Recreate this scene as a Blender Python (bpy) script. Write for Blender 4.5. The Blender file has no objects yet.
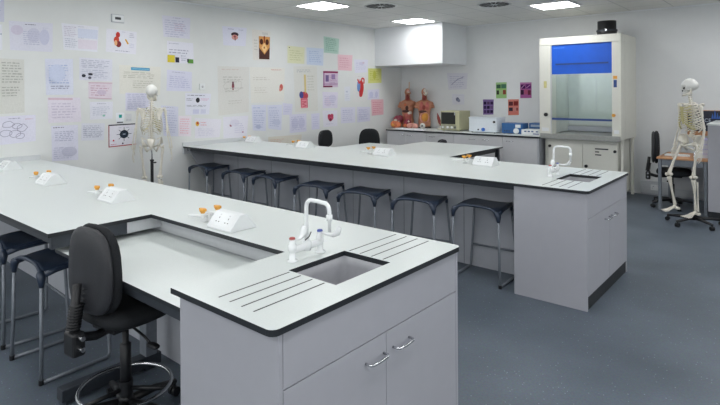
# School science laboratory: benches, stools, skeleton models, fume cupboard, posters.
import bpy, bmesh, math, random
from mathutils import Vector, Matrix
from mathutils.geometry import tessellate_polygon
PI = math.pi
R = math.radians
random.seed(7)
C = bpy.context.scene.collection
SC = bpy.context.scene

# room constants (metres; camera stands over the origin)
XL, YB, HC = -6.670, 9.323, 2.923
XR, YF = 3.4, -2.4
POSTERS=[
('paper', 'plain lavender sheet cut off by the top left corner of the view', 'L', [(1.651, 2.677), (1.923, 2.67), (1.922, 2.431), (1.65, 2.425)], 'c3c4d8', [('t', 0.1, 0.2, 0.8, 0.6, 5, 'a9abc6')]),
('paper', 'white sheet of dark handwriting left of the lavender titled poster', 'L', [(1.632, 2.403), (1.904, 2.402), (1.903, 2.125), (1.63, 2.12)], 'dfe0ea', [('t', 0.6, 0.15, 0.38, 0.75, 4, '75758a')]),
('poster', 'wide lavender poster with a dark title, pink and blue washes', 'L', [(1.966, 2.449), (2.409, 2.461), (2.403, 2.13), (1.976, 2.129)], 'd3d3e2', [('t', 0.35, 0.88, 0.3, 0.06, 1, '2b2b33'), ('t', 0.75, 0.8, 0.15, 0.04, 1, 'a9abc6'), ('e', 0.17, 0.7, 0.14, 0.17, 'cfc0d4'), ('e', 0.55, 0.55, 0.16, 0.25, 'c6c6da'), ('e', 0.8, 0.5, 0.12, 0.28, 'c2c4de'), ('t', 0.3, 0.2, 0.4, 0.5, 7, 'a9abc6')]),
('poster', 'white poster split into pink, blue and sketched grey quarters', 'L', [(2.502, 2.475), (2.929, 2.47), (2.911, 2.157), (2.524, 2.166)], 'dfe0ea', [('b', 0.42, 0.5, 0.56, 0.36, 'c6d2ea'), ('b', 0.42, 0.08, 0.56, 0.36, 'e4d0de'), ('t', 0.04, 0.5, 0.36, 0.42, 6, 'b09fb4'), ('t', 0.04, 0.08, 0.36, 0.38, 5, '9da0b0'), ('t', 0.42, 0.9, 0.2, 0.05, 1, '75758a'), ('t', 0.42, 0.47, 0.2, 0.04, 1, '75758a')]),
('poster', 'white poster with a red organ painting and a yellow pencil shape', 'L', [(3.025, 2.457), (3.416, 2.445), (3.402, 2.151), (3.013, 2.168)], 'dcdce6', [('e', 0.37, 0.78, 0.07, 0.13, 'b8302c'), ('e', 0.33, 0.55, 0.09, 0.16, 'c4402e'), ('e', 0.4, 0.38, 0.09, 0.14, '7c2c2c'), ('e', 0.31, 0.42, 0.05, 0.12, 'e8b080'), ('l', 'd8a53a', 0.05, (0.62, 0.62), (0.72, 0.42)), ('t', 0.75, 0.7, 0.2, 0.22, 3, '75758a'), ('t', 0.75, 0.25, 0.2, 0.22, 3, 'a9abc6'), ('t', 0.5, 0.9, 0.12, 0.05, 1, '75758a'), ('t', 0.28, 0.05, 0.5, 0.08, 1, '75758a')]),
('poster', 'lavender handwritten poster high on the wall above the colour block sheet', 'L', [(3.77, 2.702), (4.205, 2.706), (4.19, 2.41), (3.793, 2.413)], 'd3d3e2', [('t', 0.35, 0.9, 0.4, 0.06, 1, '75758a'), ('t', 0.05, 0.1, 0.9, 0.75, 7, 'a9abc6'), ('t', 0.4, 0.3, 0.4, 0.4, 4, 'c29fb0'), ('t', 0.1, 0.02, 0.55, 0.05, 1, '75758a')]),
('poster', 'white poster with yellow, black and green blocks along its bottom', 'L', [(3.841, 2.362), (4.246, 2.354), (4.256, 2.058), (3.842, 2.062)], 'dddde8', [('b', 0.01, 0.02, 0.27, 0.34, 'd9c63c'), ('b', 0.3, 0.03, 0.14, 0.24, '2c2f3c'), ('b', 0.76, 0.02, 0.22, 0.2, '5c9440'), ('b', 0.74, 0.08, 0.06, 0.15, '33383c'), ('t', 0.05, 0.86, 0.4, 0.07, 1, '75758a'), ('t', 0.05, 0.42, 0.75, 0.25, 2, '75758a'), ('t', 0.5, 0.1, 0.22, 0.3, 3, '75758a')]),
('poster', 'large beige flipchart sheet of handwriting at the left edge of the view', 'L', [(1.736, 2.036), (2.112, 2.03), (2.112, 1.439), (1.732, 1.425)], 'cdcdc6', [('t', 0.42, 0.55, 0.55, 0.4, 8, '8b8d88'), ('t', 0.42, 0.3, 0.5, 0.2, 4, '8b8d88')]),
('poster', 'white mind map sheet with looping bubbles beneath the beige flipchart', 'L', [(1.731, 1.399), (2.223, 1.41), (2.221, 1.113), (1.729, 1.086)], 'd6d5e6', [('o', 0.45, 0.7, 0.12, 0.12, '75758a'), ('o', 0.62, 0.62, 0.1, 0.1, '75758a'), ('o', 0.4, 0.4, 0.12, 0.12, '75758a'), ('o', 0.58, 0.35, 0.12, 0.13, '75758a'), ('o', 0.72, 0.55, 0.1, 0.14, '75758a'), ('o', 0.68, 0.25, 0.09, 0.1, '75758a'), ('t', 0.45, 0.88, 0.3, 0.06, 1, '75758a'), ('t', 0.78, 0.82, 0.2, 0.08, 1, 'd8a0a8')]),
('poster', 'tall blue tinted sheet of blue lines above the pink banded sheet', 'L', [(2.322, 2.049), (2.625, 2.059), (2.629, 1.634), (2.333, 1.633)], 'cfd3e6', [('t', 0.1, 0.3, 0.75, 0.55, 8, '8fa6d8'), ('t', 0.15, 0.15, 0.75, 0.12, 2, '75758a'), ('e', 0.4, 0.6, 0.3, 0.25, 'c4d0ea')]),
('poster', 'pale pink sheet with a rose band across its top edge', 'L', [(2.346, 1.606), (2.705, 1.598), (2.718, 1.309), (2.354, 1.31)], 'd9d2e0', [('b', 0.02, 0.9, 0.74, 0.08, 'd8a4b4'), ('t', 0.1, 0.15, 0.8, 0.65, 6, 'c3b9d0')]),
('poster', 'white sheet with a bold dark title and grey shaded sketch, lowest on left', 'L', [(2.383, 1.274), (2.677, 1.273), (2.679, 0.854), (2.391, 0.864)], 'd3d3e4', [('t', 0.05, 0.92, 0.55, 0.05, 1, '2b2b33'), ('t', 0.1, 0.55, 0.8, 0.3, 6, '9a9cb4'), ('e', 0.65, 0.25, 0.3, 0.14, 'b4b5c6'), ('t', 0.05, 0.05, 0.85, 0.35, 6, 'aeb0c6')]),
('poster', 'grey pencil sketched sheet above the pink sketch sheet', 'L', [(2.699, 2.082), (3.096, 2.073), (3.09, 1.796), (2.697, 1.81)], 'd4d6e2', [('t', 0.05, 0.55, 0.9, 0.38, 5, '9c9eb4'), ('t', 0.05, 0.1, 0.9, 0.4, 5, 'aaacc0'), ('e', 0.12, 0.2, 0.06, 0.07, '3a3a44'), ('e', 0.32, 0.28, 0.07, 0.05, '3a3a44'), ('e', 0.3, 0.12, 0.05, 0.06, '6a6a78')]),
('poster', 'small pinkish sketch sheet with a rose border', 'L', [(2.801, 1.787), (3.09, 1.783), (3.082, 1.57), (2.803, 1.587)], 'd9cbd8', [('t', 0.08, 0.15, 0.84, 0.7, 5, 'c294a8'), ('e', 0.55, 0.4, 0.2, 0.16, 'c4b4ce'), ('b', 0.0, 0.93, 1, 0.06, 'd3a2b0'), ('b', 0.0, 0.01, 1, 0.05, 'd3a2b0')]),
('poster', 'white titled sheet with faint green marks beneath the pink sketch sheet', 'L', [(2.815, 1.543), (3.097, 1.544), (3.091, 1.33), (2.817, 1.327)], 'd9dbe6', [('t', 0.3, 0.85, 0.45, 0.08, 1, '75758a'), ('t', 0.1, 0.2, 0.8, 0.55, 5, 'b4b8ca'), ('e', 0.6, 0.2, 0.06, 0.06, '8fc6b4')]),
('poster', 'wide grey pencil diagram sheet right of the bold titled sheet', 'L', [(2.718, 1.289), (2.996, 1.275), (2.983, 1.068), (2.713, 1.079)], 'd2d4e0', [('t', 0.05, 0.15, 0.9, 0.75, 7, '9a9db0'), ('o', 0.3, 0.5, 0.15, 0.25, '8d90a8'), ('o', 0.7, 0.5, 0.15, 0.25, '8d90a8')]),
('poster', 'white poster with red and black edges and a spiky black dot', 'L', [(3.039, 1.256), (3.401, 1.259), (3.396, 0.98), (3.039, 0.97)], 'dcdbe6', [('b', 0.0, 0.94, 1, 0.05, '33323a'), ('b', 0.0, 0.0, 0.03, 0.95, '9c4048'), ('b', 0.0, 0.0, 1, 0.04, 'b04a52'), ('e', 0.55, 0.53, 0.16, 0.19, '1e2430'), ('l', '3a4250', 0.018, (0.55, 0.22), (0.55, 0.84)), ('l', '3a4250', 0.018, (0.28, 0.53), (0.82, 0.53)), ('l', '3a4250', 0.018, (0.36, 0.32), (0.74, 0.74)), ('l', '3a4250', 0.018, (0.36, 0.74), (0.74, 0.32)), ('e', 0.55, 0.53, 0.06, 0.03, '8a94a4'), ('t', 0.35, 0.8, 0.14, 0.06, 1, '75758a'), ('t', 0.62, 0.8, 0.14, 0.06, 1, '75758a'), ('e', 0.17, 0.28, 0.03, 0.04, 'b8323a'), ('e', 0.5, 0.12, 0.03, 0.04, '44444c'), ('t', 0.06, 0.08, 0.3, 0.06, 1, 'b8323a')]),
('paper', 'small white card with a teal square above the spiky dot poster', 'L', [(3.135, 1.401), (3.244, 1.397), (3.234, 1.272), (3.136, 1.272)], 'dfe4ea', [('b', 0.35, 0.5, 0.36, 0.32, '2a9a94'), ('b', 0.1, 0.0, 0.8, 0.1, '3c4048')]),
('paper', 'small grey printed label right of the teal square card', 'L', [(3.257, 1.386), (3.339, 1.383), (3.338, 1.282), (3.257, 1.284)], 'c9cbd0', [('t', 0.1, 0.1, 0.8, 0.2, 1, '75758a')]),
('poster', 'beige poster with a blue title bar above the skeleton', 'L', [(3.18, 2.009), (3.751, 1.999), (3.736, 1.623), (3.182, 1.642)], 'd9d8ce', [('b', 0.27, 0.84, 0.45, 0.1, '4f9cc6'), ('t', 0.08, 0.55, 0.84, 0.24, 4, 'a3a295'), ('t', 0.3, 0.2, 0.5, 0.3, 4, 'b0afa3'), ('l', '9fd0e4', 0.012, (0.3, 0.89), (0.7, 0.89))]),
('poster', 'lavender sheet of dense writing behind the skeleton skull', 'L', [(3.259, 1.663), (3.622, 1.656), (3.62, 1.4), (3.258, 1.425)], 'cfd0e2', [('t', 0.05, 0.08, 0.9, 0.85, 9, 'a6a8c4')]),
('poster', 'lavender sheet with a thin heading right of the blue titled poster', 'L', [(3.838, 1.968), (4.223, 1.943), (4.218, 1.666), (3.829, 1.677)], 'd0d1e4', [('t', 0.2, 0.88, 0.6, 0.06, 1, '75758a'), ('t', 0.08, 0.15, 0.84, 0.6, 6, 'aaaccb')]),
('poster', 'lavender handwritten sheet right of the skeleton ribs', 'L', [(3.747, 1.481), (4.006, 1.456), (4.0, 1.042), (3.783, 1.067)], 'cdcfe2', [('t', 0.1, 0.93, 0.7, 0.04, 1, '75758a'), ('t', 0.06, 0.1, 0.88, 0.78, 10, 'aaacc8')]),
('poster', 'narrow white sheet of pink handwriting', 'L', [(4.008, 1.329), (4.212, 1.318), (4.2, 1.029), (4.006, 1.048)], 'e2d8e2', [('t', 0.08, 0.1, 0.84, 0.8, 7, 'e0929e')]),
('poster', 'white sheet with heavy black and pink lettering strokes', 'L', [(4.116, 1.647), (4.539, 1.633), (4.499, 1.33), (4.114, 1.336)], 'dadbe8', [('t', 0.05, 0.86, 0.75, 0.08, 1, '2b2b33'), ('t', 0.03, 0.64, 0.3, 0.14, 2, '2b2b33'), ('e', 0.48, 0.68, 0.08, 0.12, '26262c'), ('t', 0.6, 0.66, 0.38, 0.12, 2, 'd04a78'), ('t', 0.02, 0.36, 0.95, 0.1, 2, '44444e'), ('b', 0.3, 0.05, 0.25, 0.2, 'b9bbdc'), ('b', 0.62, 0.05, 0.22, 0.2, 'c4c4de')]),
('poster', 'white sheet with a title and a small dark and pink heart drawing', 'L', [(4.738, 2.644), (5.196, 2.655), (5.167, 2.369), (4.759, 2.357)], 'd6d7e8', [('t', 0.22, 0.83, 0.3, 0.09, 1, '75758a'), ('t', 0.65, 0.82, 0.22, 0.07, 1, '75758a'), ('e', 0.5, 0.6, 0.16, 0.12, '3c2a30'), ('e', 0.5, 0.45, 0.14, 0.14, 'd49a92'), ('e', 0.5, 0.5, 0.06, 0.06, 'b05a5a'), ('l', '55363a', 0.03, (0.5, 0.5), (0.52, 0.28))]),
('poster', 'painting of orange and brown lungs on cream paper', 'L', [(5.293, 2.643), (5.671, 2.643), (5.652, 2.163), (5.309, 2.16)], 'd8d5cd', [('b', 0.36, 0.04, 0.62, 0.76, '4a2e28'), ('p', 'd79a5c', (0.37, 0.8), (0.97, 0.8), (0.97, 0.45), (0.68, 0.2), (0.37, 0.42)), ('e', 0.5, 0.62, 0.1, 0.1, '4c241e'), ('e', 0.82, 0.62, 0.1, 0.1, '4c241e'), ('p', 'eec68c', (0.5, 0.42), (0.66, 0.6), (0.84, 0.42), (0.68, 0.24)), ('l', '7c2c20', 0.06, (0.66, 0.82), (0.66, 0.4)), ('t', 0.55, 0.86, 0.4, 0.08, 2, '55555f'), ('t', 0.08, 0.3, 0.2, 0.4, 4, 'a8a6a0')]),
('poster', 'large faint beige poster with a small red figure and a curling corner', 'L', [(4.649, 2.043), (5.236, 2.047), (5.222, 1.342), (4.664, 1.305)], 'd2d1cb', [('e', 0.47, 0.58, 0.04, 0.08, '8c4a52'), ('e', 0.47, 0.64, 0.03, 0.05, '6c3a48'), ('t', 0.15, 0.65, 0.7, 0.15, 3, 'b3b1ae'), ('t', 0.2, 0.45, 0.6, 0.12, 2, 'bab8b4'), ('t', 0.1, 0.92, 0.7, 0.03, 1, 'c8aaa4'), ('o', 0.47, 0.6, 0.3, 0.12, 'b4b2ae'), ('t', 0.3, 0.2, 0.5, 0.1, 2, 'c2c0bc')]),
('poster', 'large cream poster with red title scribble and red mark low right', 'L', [(5.243, 2.047), (5.978, 2.057), (5.955, 1.493), (5.27, 1.482)], 'dbd9d1', [('t', 0.6, 0.9, 0.3, 0.07, 1, 'cc7870'), ('e', 0.9, 0.42, 0.055, 0.1, 'c46058'), ('e', 0.87, 0.36, 0.035, 0.06, 'd48a80'), ('t', 0.06, 0.62, 0.5, 0.12, 2, 'c3bfb8'), ('t', 0.1, 0.25, 0.4, 0.2, 3, 'cecac3')]),
('poster', 'white sheet with a small red and yellow drawing in its top corner', 'L', [(4.265, 1.288), (4.715, 1.251), (4.679, 0.985), (4.263, 0.996)], 'dcd9e4', [('e', 0.09, 0.72, 0.07, 0.12, 'd8b040'), ('e', 0.1, 0.75, 0.04, 0.06, 'b03c34'), ('t', 0.2, 0.6, 0.25, 0.25, 2, 'd8707a'), ('t', 0.1, 0.1, 0.8, 0.4, 5, 'c4c3d6')]),
('poster', 'white sheet with a tiny maroon dot in the middle, beneath beige poster', 'L', [(4.745, 1.283), (5.216, 1.285), (5.18, 0.95), (4.748, 0.962)], 'dad8e4', [('e', 0.3, 0.6, 0.05, 0.07, '8c4454'), ('e', 0.45, 0.7, 0.2, 0.16, 'd3cfe0'), ('t', 0.45, 0.2, 0.4, 0.5, 5, 'bcb8d2'), ('e', 0.8, 0.25, 0.04, 0.04, 'b08aa0')]),
('poster', 'bluish sheet under the cream poster, left of its matching neighbour', 'L', [(5.276, 1.45), (5.581, 1.449), (5.561, 1.023), (5.3, 1.05)], 'ced2e6', [('t', 0.08, 0.85, 0.5, 0.07, 1, '6c8cc0'), ('t', 0.08, 0.1, 0.84, 0.7, 8, 'a6adcc'), ('e', 0.4, 0.15, 0.2, 0.08, '9aa3c4')]),
('poster', 'bluish sheet with folded bottom corner under the cream poster right half', 'L', [(5.593, 1.438), (5.915, 1.442), (5.893, 1.015), (5.615, 1.061)], 'cdd1e4', [('t', 0.1, 0.85, 0.5, 0.07, 1, '7f92c0'), ('t', 0.08, 0.1, 0.84, 0.7, 8, 'a9afcb'), ('e', 0.6, 0.3, 0.3, 0.12, 'b9bfd8')]),
('paper', 'small plain lavender slip between bluish sheet and digestive system poster', 'L', [(5.924, 1.468), (6.151, 1.447), (6.129, 1.266), (5.926, 1.268)], 'cdcde2', [('t', 0.15, 0.2, 0.7, 0.6, 3, 'bcbcd6')]),
('poster', 'lavender sheet with pale violet diagrams below the digestive system poster', 'L', [(6.076, 1.268), (6.475, 1.276), (6.472, 0.963), (6.08, 0.955)], 'cfcfe3', [('e', 0.3, 0.5, 0.2, 0.3, 'bfbfda'), ('e', 0.7, 0.5, 0.2, 0.3, 'c3c3dc'), ('t', 0.08, 0.1, 0.84, 0.8, 7, 'b0b0cf')]),
('poster', 'pale yellow sheet pinned left of the pale blue sheet', 'L', [(6.041, 2.433), (6.442, 2.425), (6.427, 2.139), (6.039, 2.14)], 'd8d9b0', [('t', 0.1, 0.15, 0.8, 0.65, 5, 'c0c29c'), ('e', 0.1, 0.9, 0.03, 0.03, '66665a')]),
('poster', 'pale blue sheet between the yellow and pale green sheets', 'L', [(6.485, 2.428), (6.915, 2.434), (6.901, 2.124), (6.49, 2.131)], 'bdcbe2', [('t', 0.1, 0.15, 0.8, 0.7, 6, '9fb0d2')]),
('poster', 'pale green sheet, highest of the coloured sheets near the corner', 'L', [(6.917, 2.658), (7.336, 2.64), (7.311, 2.356), (6.924, 2.362)], 'a9cdbd', [('t', 0.1, 0.12, 0.8, 0.75, 6, '86aa9c'), ('t', 0.1, 0.85, 0.8, 0.08, 1, '6e9084')]),
('poster', 'pink sheet right of the pale green sheet', 'L', [(7.291, 2.346), (7.716, 2.352), (7.69, 2.05), (7.297, 2.055)], 'e2b5c0', [('t', 0.1, 0.15, 0.8, 0.7, 5, 'cf98a8')]),
('poster', 'white and lavender sheet above the red and blue heart painting', 'L', [(7.757, 2.274), (8.191, 2.287), (8.164, 2.035), (7.778, 2.012)], 'd6d6e6', [('t', 0.1, 0.2, 0.8, 0.6, 4, 'b9b9d2'), ('e', 0.5, 0.7, 0.2, 0.12, 'c8bcd8'), ('e', 0.65, 0.75, 0.08, 0.07, 'c79aa8')]),
('poster', 'bright yellow green sheet beside the room corner', 'L', [(8.19, 2.115), (8.623, 2.124), (8.62, 1.83), (8.187, 1.816)], 'cdd06a', [('t', 0.1, 0.15, 0.8, 0.7, 5, 'b2b450'), ('e', 0.45, 0.55, 0.12, 0.3, 'c2c45a')]),
('poster', 'tall cream poster of a digestive system with pink intestines', 'L', [(6.173, 2.087), (6.74, 2.106), (6.763, 1.308), (6.207, 1.309)], 'd3d3cc', [('b', 0.42, 0.4, 0.08, 0.42, 'dcc98a'), ('t', 0.1, 0.86, 0.75, 0.08, 2, '96a0ac'), ('t', 0.55, 0.45, 0.35, 0.36, 6, 'babab2'), ('e', 0.4, 0.35, 0.17, 0.09, 'b8424e'), ('e', 0.28, 0.37, 0.09, 0.08, '4a4a8e'), ('p', 'e0909c', (0.24, 0.08), (0.54, 0.08), (0.54, 0.3), (0.24, 0.3)), ('l', 'c85a6c', 0.03, (0.26, 0.1), (0.26, 0.28), (0.52, 0.28), (0.52, 0.1)), ('l', 'cc6a78', 0.03, (0.3, 0.22), (0.48, 0.22), (0.3, 0.17), (0.48, 0.13), (0.3, 0.1)), ('l', 'd8c080', 0.02, (0.46, 0.8), (0.44, 0.4))]),
('poster', 'magenta banded sheet with purple columns', 'L', [(6.9, 2.029), (7.297, 2.032), (7.294, 1.738), (6.898, 1.731)], 'cab4cc', [('b', 0, 0.88, 1, 0.11, '862a52'), ('b', 0, 0.0, 0.62, 0.09, '7a2448'), ('b', 0.15, 0.35, 0.22, 0.4, '74608e'), ('b', 0.55, 0.5, 0.25, 0.3, '8a74a4'), ('b', 0.08, 0.12, 0.9, 0.15, 'b898b8'), ('t', 0.4, 0.15, 0.5, 0.6, 6, '98709a'), ('b', 0.0, 0.1, 0.07, 0.78, '93588a')]),
('poster', 'lavender and pink washed sheet below the magenta banded sheet', 'L', [(6.879, 1.65), (7.293, 1.642), (7.274, 1.348), (6.884, 1.355)], 'd5d0e2', [('e', 0.35, 0.4, 0.25, 0.3, 'dac8da'), ('e', 0.65, 0.6, 0.25, 0.25, 'cbcbe2'), ('t', 0.1, 0.15, 0.8, 0.65, 5, 'bbb6d2')]),
('poster', 'white sheet with a crimson organ drawing near the black chairs', 'L', [(6.876, 1.314), (7.273, 1.302), (7.271, 1.017), (6.902, 1.009)], 'dbdae6', [('e', 0.52, 0.56, 0.2, 0.2, 'c4506c'), ('e', 0.42, 0.66, 0.1, 0.12, 'b03a58'), ('e', 0.62, 0.68, 0.1, 0.12, 'b8405c'), ('e', 0.5, 0.42, 0.1, 0.1, '7e2440'), ('t', 0.15, 0.12, 0.7, 0.1, 1, 'b0aec6'), ('t', 0.2, 0.88, 0.6, 0.06, 1, 'b0aec6')]),
('poster', 'narrow plain lavender sheet left of the crimson organ drawing', 'L', [(6.59, 1.263), (6.801, 1.271), (6.798, 0.984), (6.6, 0.982)], 'd0d0e4', [('t', 0.15, 0.15, 0.7, 0.7, 5, 'bcbcd8')]),
('poster', 'lavender sheet right of the crimson organ drawing', 'L', [(7.366, 1.355), (7.784, 1.354), (7.781, 1.055), (7.371, 1.056)], 'd2d2e5', [('t', 0.1, 0.12, 0.8, 0.75, 6, 'b5b5d2')]),
('poster', 'lavender sheet of violet circles under the heart painting', 'L', [(7.838, 1.356), (8.242, 1.346), (8.24, 1.063), (7.844, 1.049)], 'cecee2', [('o', 0.4, 0.5, 0.2, 0.25, 'aaaacc'), ('o', 0.65, 0.6, 0.2, 0.22, 'aaaacc'), ('t', 0.1, 0.12, 0.8, 0.75, 5, 'b7b7d4')]),
('poster', 'painting of a red and blue heart on white paper', 'L', [(7.742, 1.98), (8.141, 1.975), (8.102, 1.452), (7.725, 1.446)], 'd8d8d8', [('e', 0.6, 0.52, 0.2, 0.28, 'c63a3a'), ('e', 0.62, 0.4, 0.14, 0.22, 'c23434'), ('e', 0.4, 0.58, 0.13, 0.2, '6d92cc'), ('e', 0.55, 0.3, 0.1, 0.12, 'b63038'), ('l', 'c84040', 0.09, (0.45, 0.68), (0.3, 0.84)), ('l', 'c84040', 0.09, (0.6, 0.72), (0.62, 0.88), (0.8, 0.86), (0.8, 0.68)), ('l', 'cc5050', 0.06, (0.5, 0.7), (0.48, 0.84)), ('l', '7f9fd4', 0.07, (0.36, 0.62), (0.3, 0.74)), ('t', 0.3, 0.92, 0.5, 0.04, 1, 'c9b3b3')]),
('paper', 'narrow white slip left of the heart painting', 'L', [(7.473, 1.746), (7.643, 1.752), (7.641, 1.476), (7.476, 1.471)], 'd6d9e2', [('e', 0.4, 0.65, 0.16, 0.06, '9aa2c0'), ('t', 0.15, 0.1, 0.7, 0.4, 3, 'c0c4d4')]),
('poster', 'lavender sheet with violet blots between yellow and pink corner sheets', 'L', [(8.17, 1.688), (8.542, 1.702), (8.54, 1.498), (8.168, 1.483)], 'd2d2e6', [('e', 0.3, 0.5, 0.18, 0.3, 'b7bbdb'), ('e', 0.75, 0.5, 0.14, 0.3, 'b7b7d8'), ('t', 0.1, 0.1, 0.8, 0.2, 1, 'b0b0d0')]),
('poster', 'coral pink sheet, last and lowest beside the room corner', 'L', [(8.276, 1.495), (8.684, 1.489), (8.681, 1.175), (8.298, 1.165)], 'e0a8b2', [('t', 0.1, 0.12, 0.8, 0.75, 6, 'cc8a98')]),
('poster', 'low beige paper with pink lettering behind the far bench', 'L', [(5.61, 0.923), (6.356, 0.915), (6.342, 0.648), (5.608, 0.664)], 'cfcabc', [('t', 0.05, 0.55, 0.4, 0.3, 3, 'd8a090'), ('t', 0.5, 0.3, 0.4, 0.3, 2, 'c2bdb0')]),
('poster', 'lavender pencil sketch sheet on the back wall left of the photo posters', 'B', [(-5.535, 2.017), (-5.066, 2.0), (-5.094, 1.69), (-5.5, 1.675)], 'c6c6d2', [('t', 0.1, 0.1, 0.8, 0.75, 6, 'abacc2'), ('l', '8f90ac', 0.03, (0.2, 0.3), (0.5, 0.6), (0.8, 0.75))]),
('paper', 'small white sheet with a grey figure above the beige oven', 'B', [(-5.422, 1.592), (-5.144, 1.587), (-5.145, 1.384), (-5.412, 1.381)], 'cacbd6', [('e', 0.45, 0.5, 0.14, 0.2, '70748c'), ('e', 0.55, 0.38, 0.12, 0.16, '8488a0'), ('t', 0.3, 0.86, 0.6, 0.06, 1, '9093a6')]),
('poster', 'green poster with dark photographs on the back wall', 'B', [(-4.472, 1.809), (-4.258, 1.81), (-4.259, 1.511), (-4.47, 1.507)], '76a858', [('b', 0, 0.9, 1, 0.1, 'ccd0cc'), ('b', 0.05, 0.62, 0.4, 0.24, '3c5a4c'), ('b', 0.5, 0.62, 0.46, 0.26, '46705e'), ('b', 0.05, 0.24, 0.24, 0.26, '3a3a34'), ('b', 0.33, 0.24, 0.3, 0.28, 'd8c8be'), ('b', 0.66, 0.24, 0.28, 0.28, '8a4038'), ('b', 0.02, 0.54, 0.96, 0.06, '90ba6c')]),
('poster', 'purple poster with pink and dark photographs beside the fume cupboard', 'B', [(-3.997, 1.802), (-3.781, 1.802), (-3.782, 1.516), (-3.995, 1.512)], '8a3076', [('b', 0, 0.92, 1, 0.08, 'b98ab0'), ('b', 0.06, 0.6, 0.4, 0.26, '452050'), ('b', 0.52, 0.6, 0.42, 0.28, '5e2a6a'), ('b', 0.06, 0.22, 0.26, 0.3, '3a2438'), ('b', 0.36, 0.24, 0.3, 0.3, 'b05a78'), ('b', 0.68, 0.2, 0.26, 0.3, '6a3040'), ('l', 'c890c0', 0.05, (0.1, 0.62), (0.4, 0.84)), ('l', 'c890c0', 0.05, (0.56, 0.64), (0.9, 0.84))]),
('poster', 'violet poster with a grid of dark photographs above the white water bath', 'B', [(-4.741, 1.486), (-4.519, 1.487), (-4.527, 1.201), (-4.741, 1.192)], '5c4080', [('b', 0, 0.92, 1, 0.08, 'a498b8'), ('b', 0.06, 0.66, 0.26, 0.2, '2e2440'), ('b', 0.38, 0.66, 0.26, 0.2, '54405c'), ('b', 0.7, 0.66, 0.26, 0.2, '382a4a'), ('b', 0.06, 0.38, 0.26, 0.2, '40305a'), ('b', 0.38, 0.38, 0.26, 0.2, '2c243c'), ('b', 0.7, 0.38, 0.26, 0.2, '6a5278'), ('b', 0.06, 0.1, 0.26, 0.2, '503a68'), ('b', 0.38, 0.1, 0.26, 0.2, '352a48'), ('b', 0.7, 0.1, 0.26, 0.2, '2c2440')]),
('poster', 'orange red poster with photographs above the blue instruments', 'B', [(-4.232, 1.489), (-4.022, 1.493), (-4.024, 1.203), (-4.23, 1.194)], 'c45a4a', [('b', 0, 0.9, 1, 0.1, 'c9b0aa'), ('b', 0.06, 0.6, 0.4, 0.26, '5a2e34'), ('b', 0.52, 0.6, 0.42, 0.28, '7a2e2c'), ('b', 0.08, 0.26, 0.36, 0.22, '3a3440'), ('b', 0.5, 0.22, 0.3, 0.3, 'cac4ca'), ('b', 0.76, 0.28, 0.18, 0.18, '8a4444')]),
]
# ------------------------------------------------------------------ materials
def lin(h):
    if isinstance(h, (tuple, list)): return tuple(h)
    c = [int(h[i:i+2], 16)/255 for i in (0, 2, 4)]
    return tuple(x/12.92 if x <= .04045 else ((x+.055)/1.055)**2.4 for x in c)
_mats = {}
def mat(name, col, rough=.5, metal=0., var=.04, scale=30., bump=0., spec=.5, emit=None, estr=0.):
    if name in _mats: return _mats[name]
    m = bpy.data.materials.new(name); m.use_nodes = True
    nt = m.node_tree; b = nt.nodes['Principled BSDF']
    c = lin(col)
    b.inputs['Roughness'].default_value = rough
    b.inputs['Metallic'].default_value = metal
    b.inputs['Specular IOR Level'].default_value = spec
    tc = nt.nodes.new('ShaderNodeTexCoord')
    nz = nt.nodes.new('ShaderNodeTexNoise'); nz.inputs['Scale'].default_value = scale; nz.inputs['Detail'].default_value = 3
    nt.links.new(tc.outputs['Object'], nz.inputs['Vector'])
    rp = nt.nodes.new('ShaderNodeValToRGB')
    rp.color_ramp.elements[0].position = .3; rp.color_ramp.elements[1].position = .7
    rp.color_ramp.elements[0].color = tuple(x*(1-var) for x in c)+(1,)
    rp.color_ramp.elements[1].color = tuple(min(1, x*(1+var)) for x in c)+(1,)
    nt.links.new(nz.outputs['Fac'], rp.inputs['Fac']); nt.links.new(rp.outputs['Color'], b.inputs['Base Color'])
    if bump:
        bp = nt.nodes.new('ShaderNodeBump'); bp.inputs['Strength'].default_value = bump; bp.inputs['Distance'].default_value = .002
        nt.links.new(nz.outputs['Fac'], bp.inputs['Height']); nt.links.new(bp.outputs['Normal'], b.inputs['Normal'])
    if emit:
        b.inputs['Emission Color'].default_value = lin(emit)+(1,); b.inputs['Emission Strength'].default_value = estr
    _mats[name] = m
    return m
def blend(a, b, k): return ''.join('%02x' % round(int(a[i:i+2],16)*(1-k)+int(b[i:i+2],16)*k) for i in (0,2,4))
def ink(h): return mat('ink_'+h, h, .85, var=.03, scale=60, spec=.15)

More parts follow.
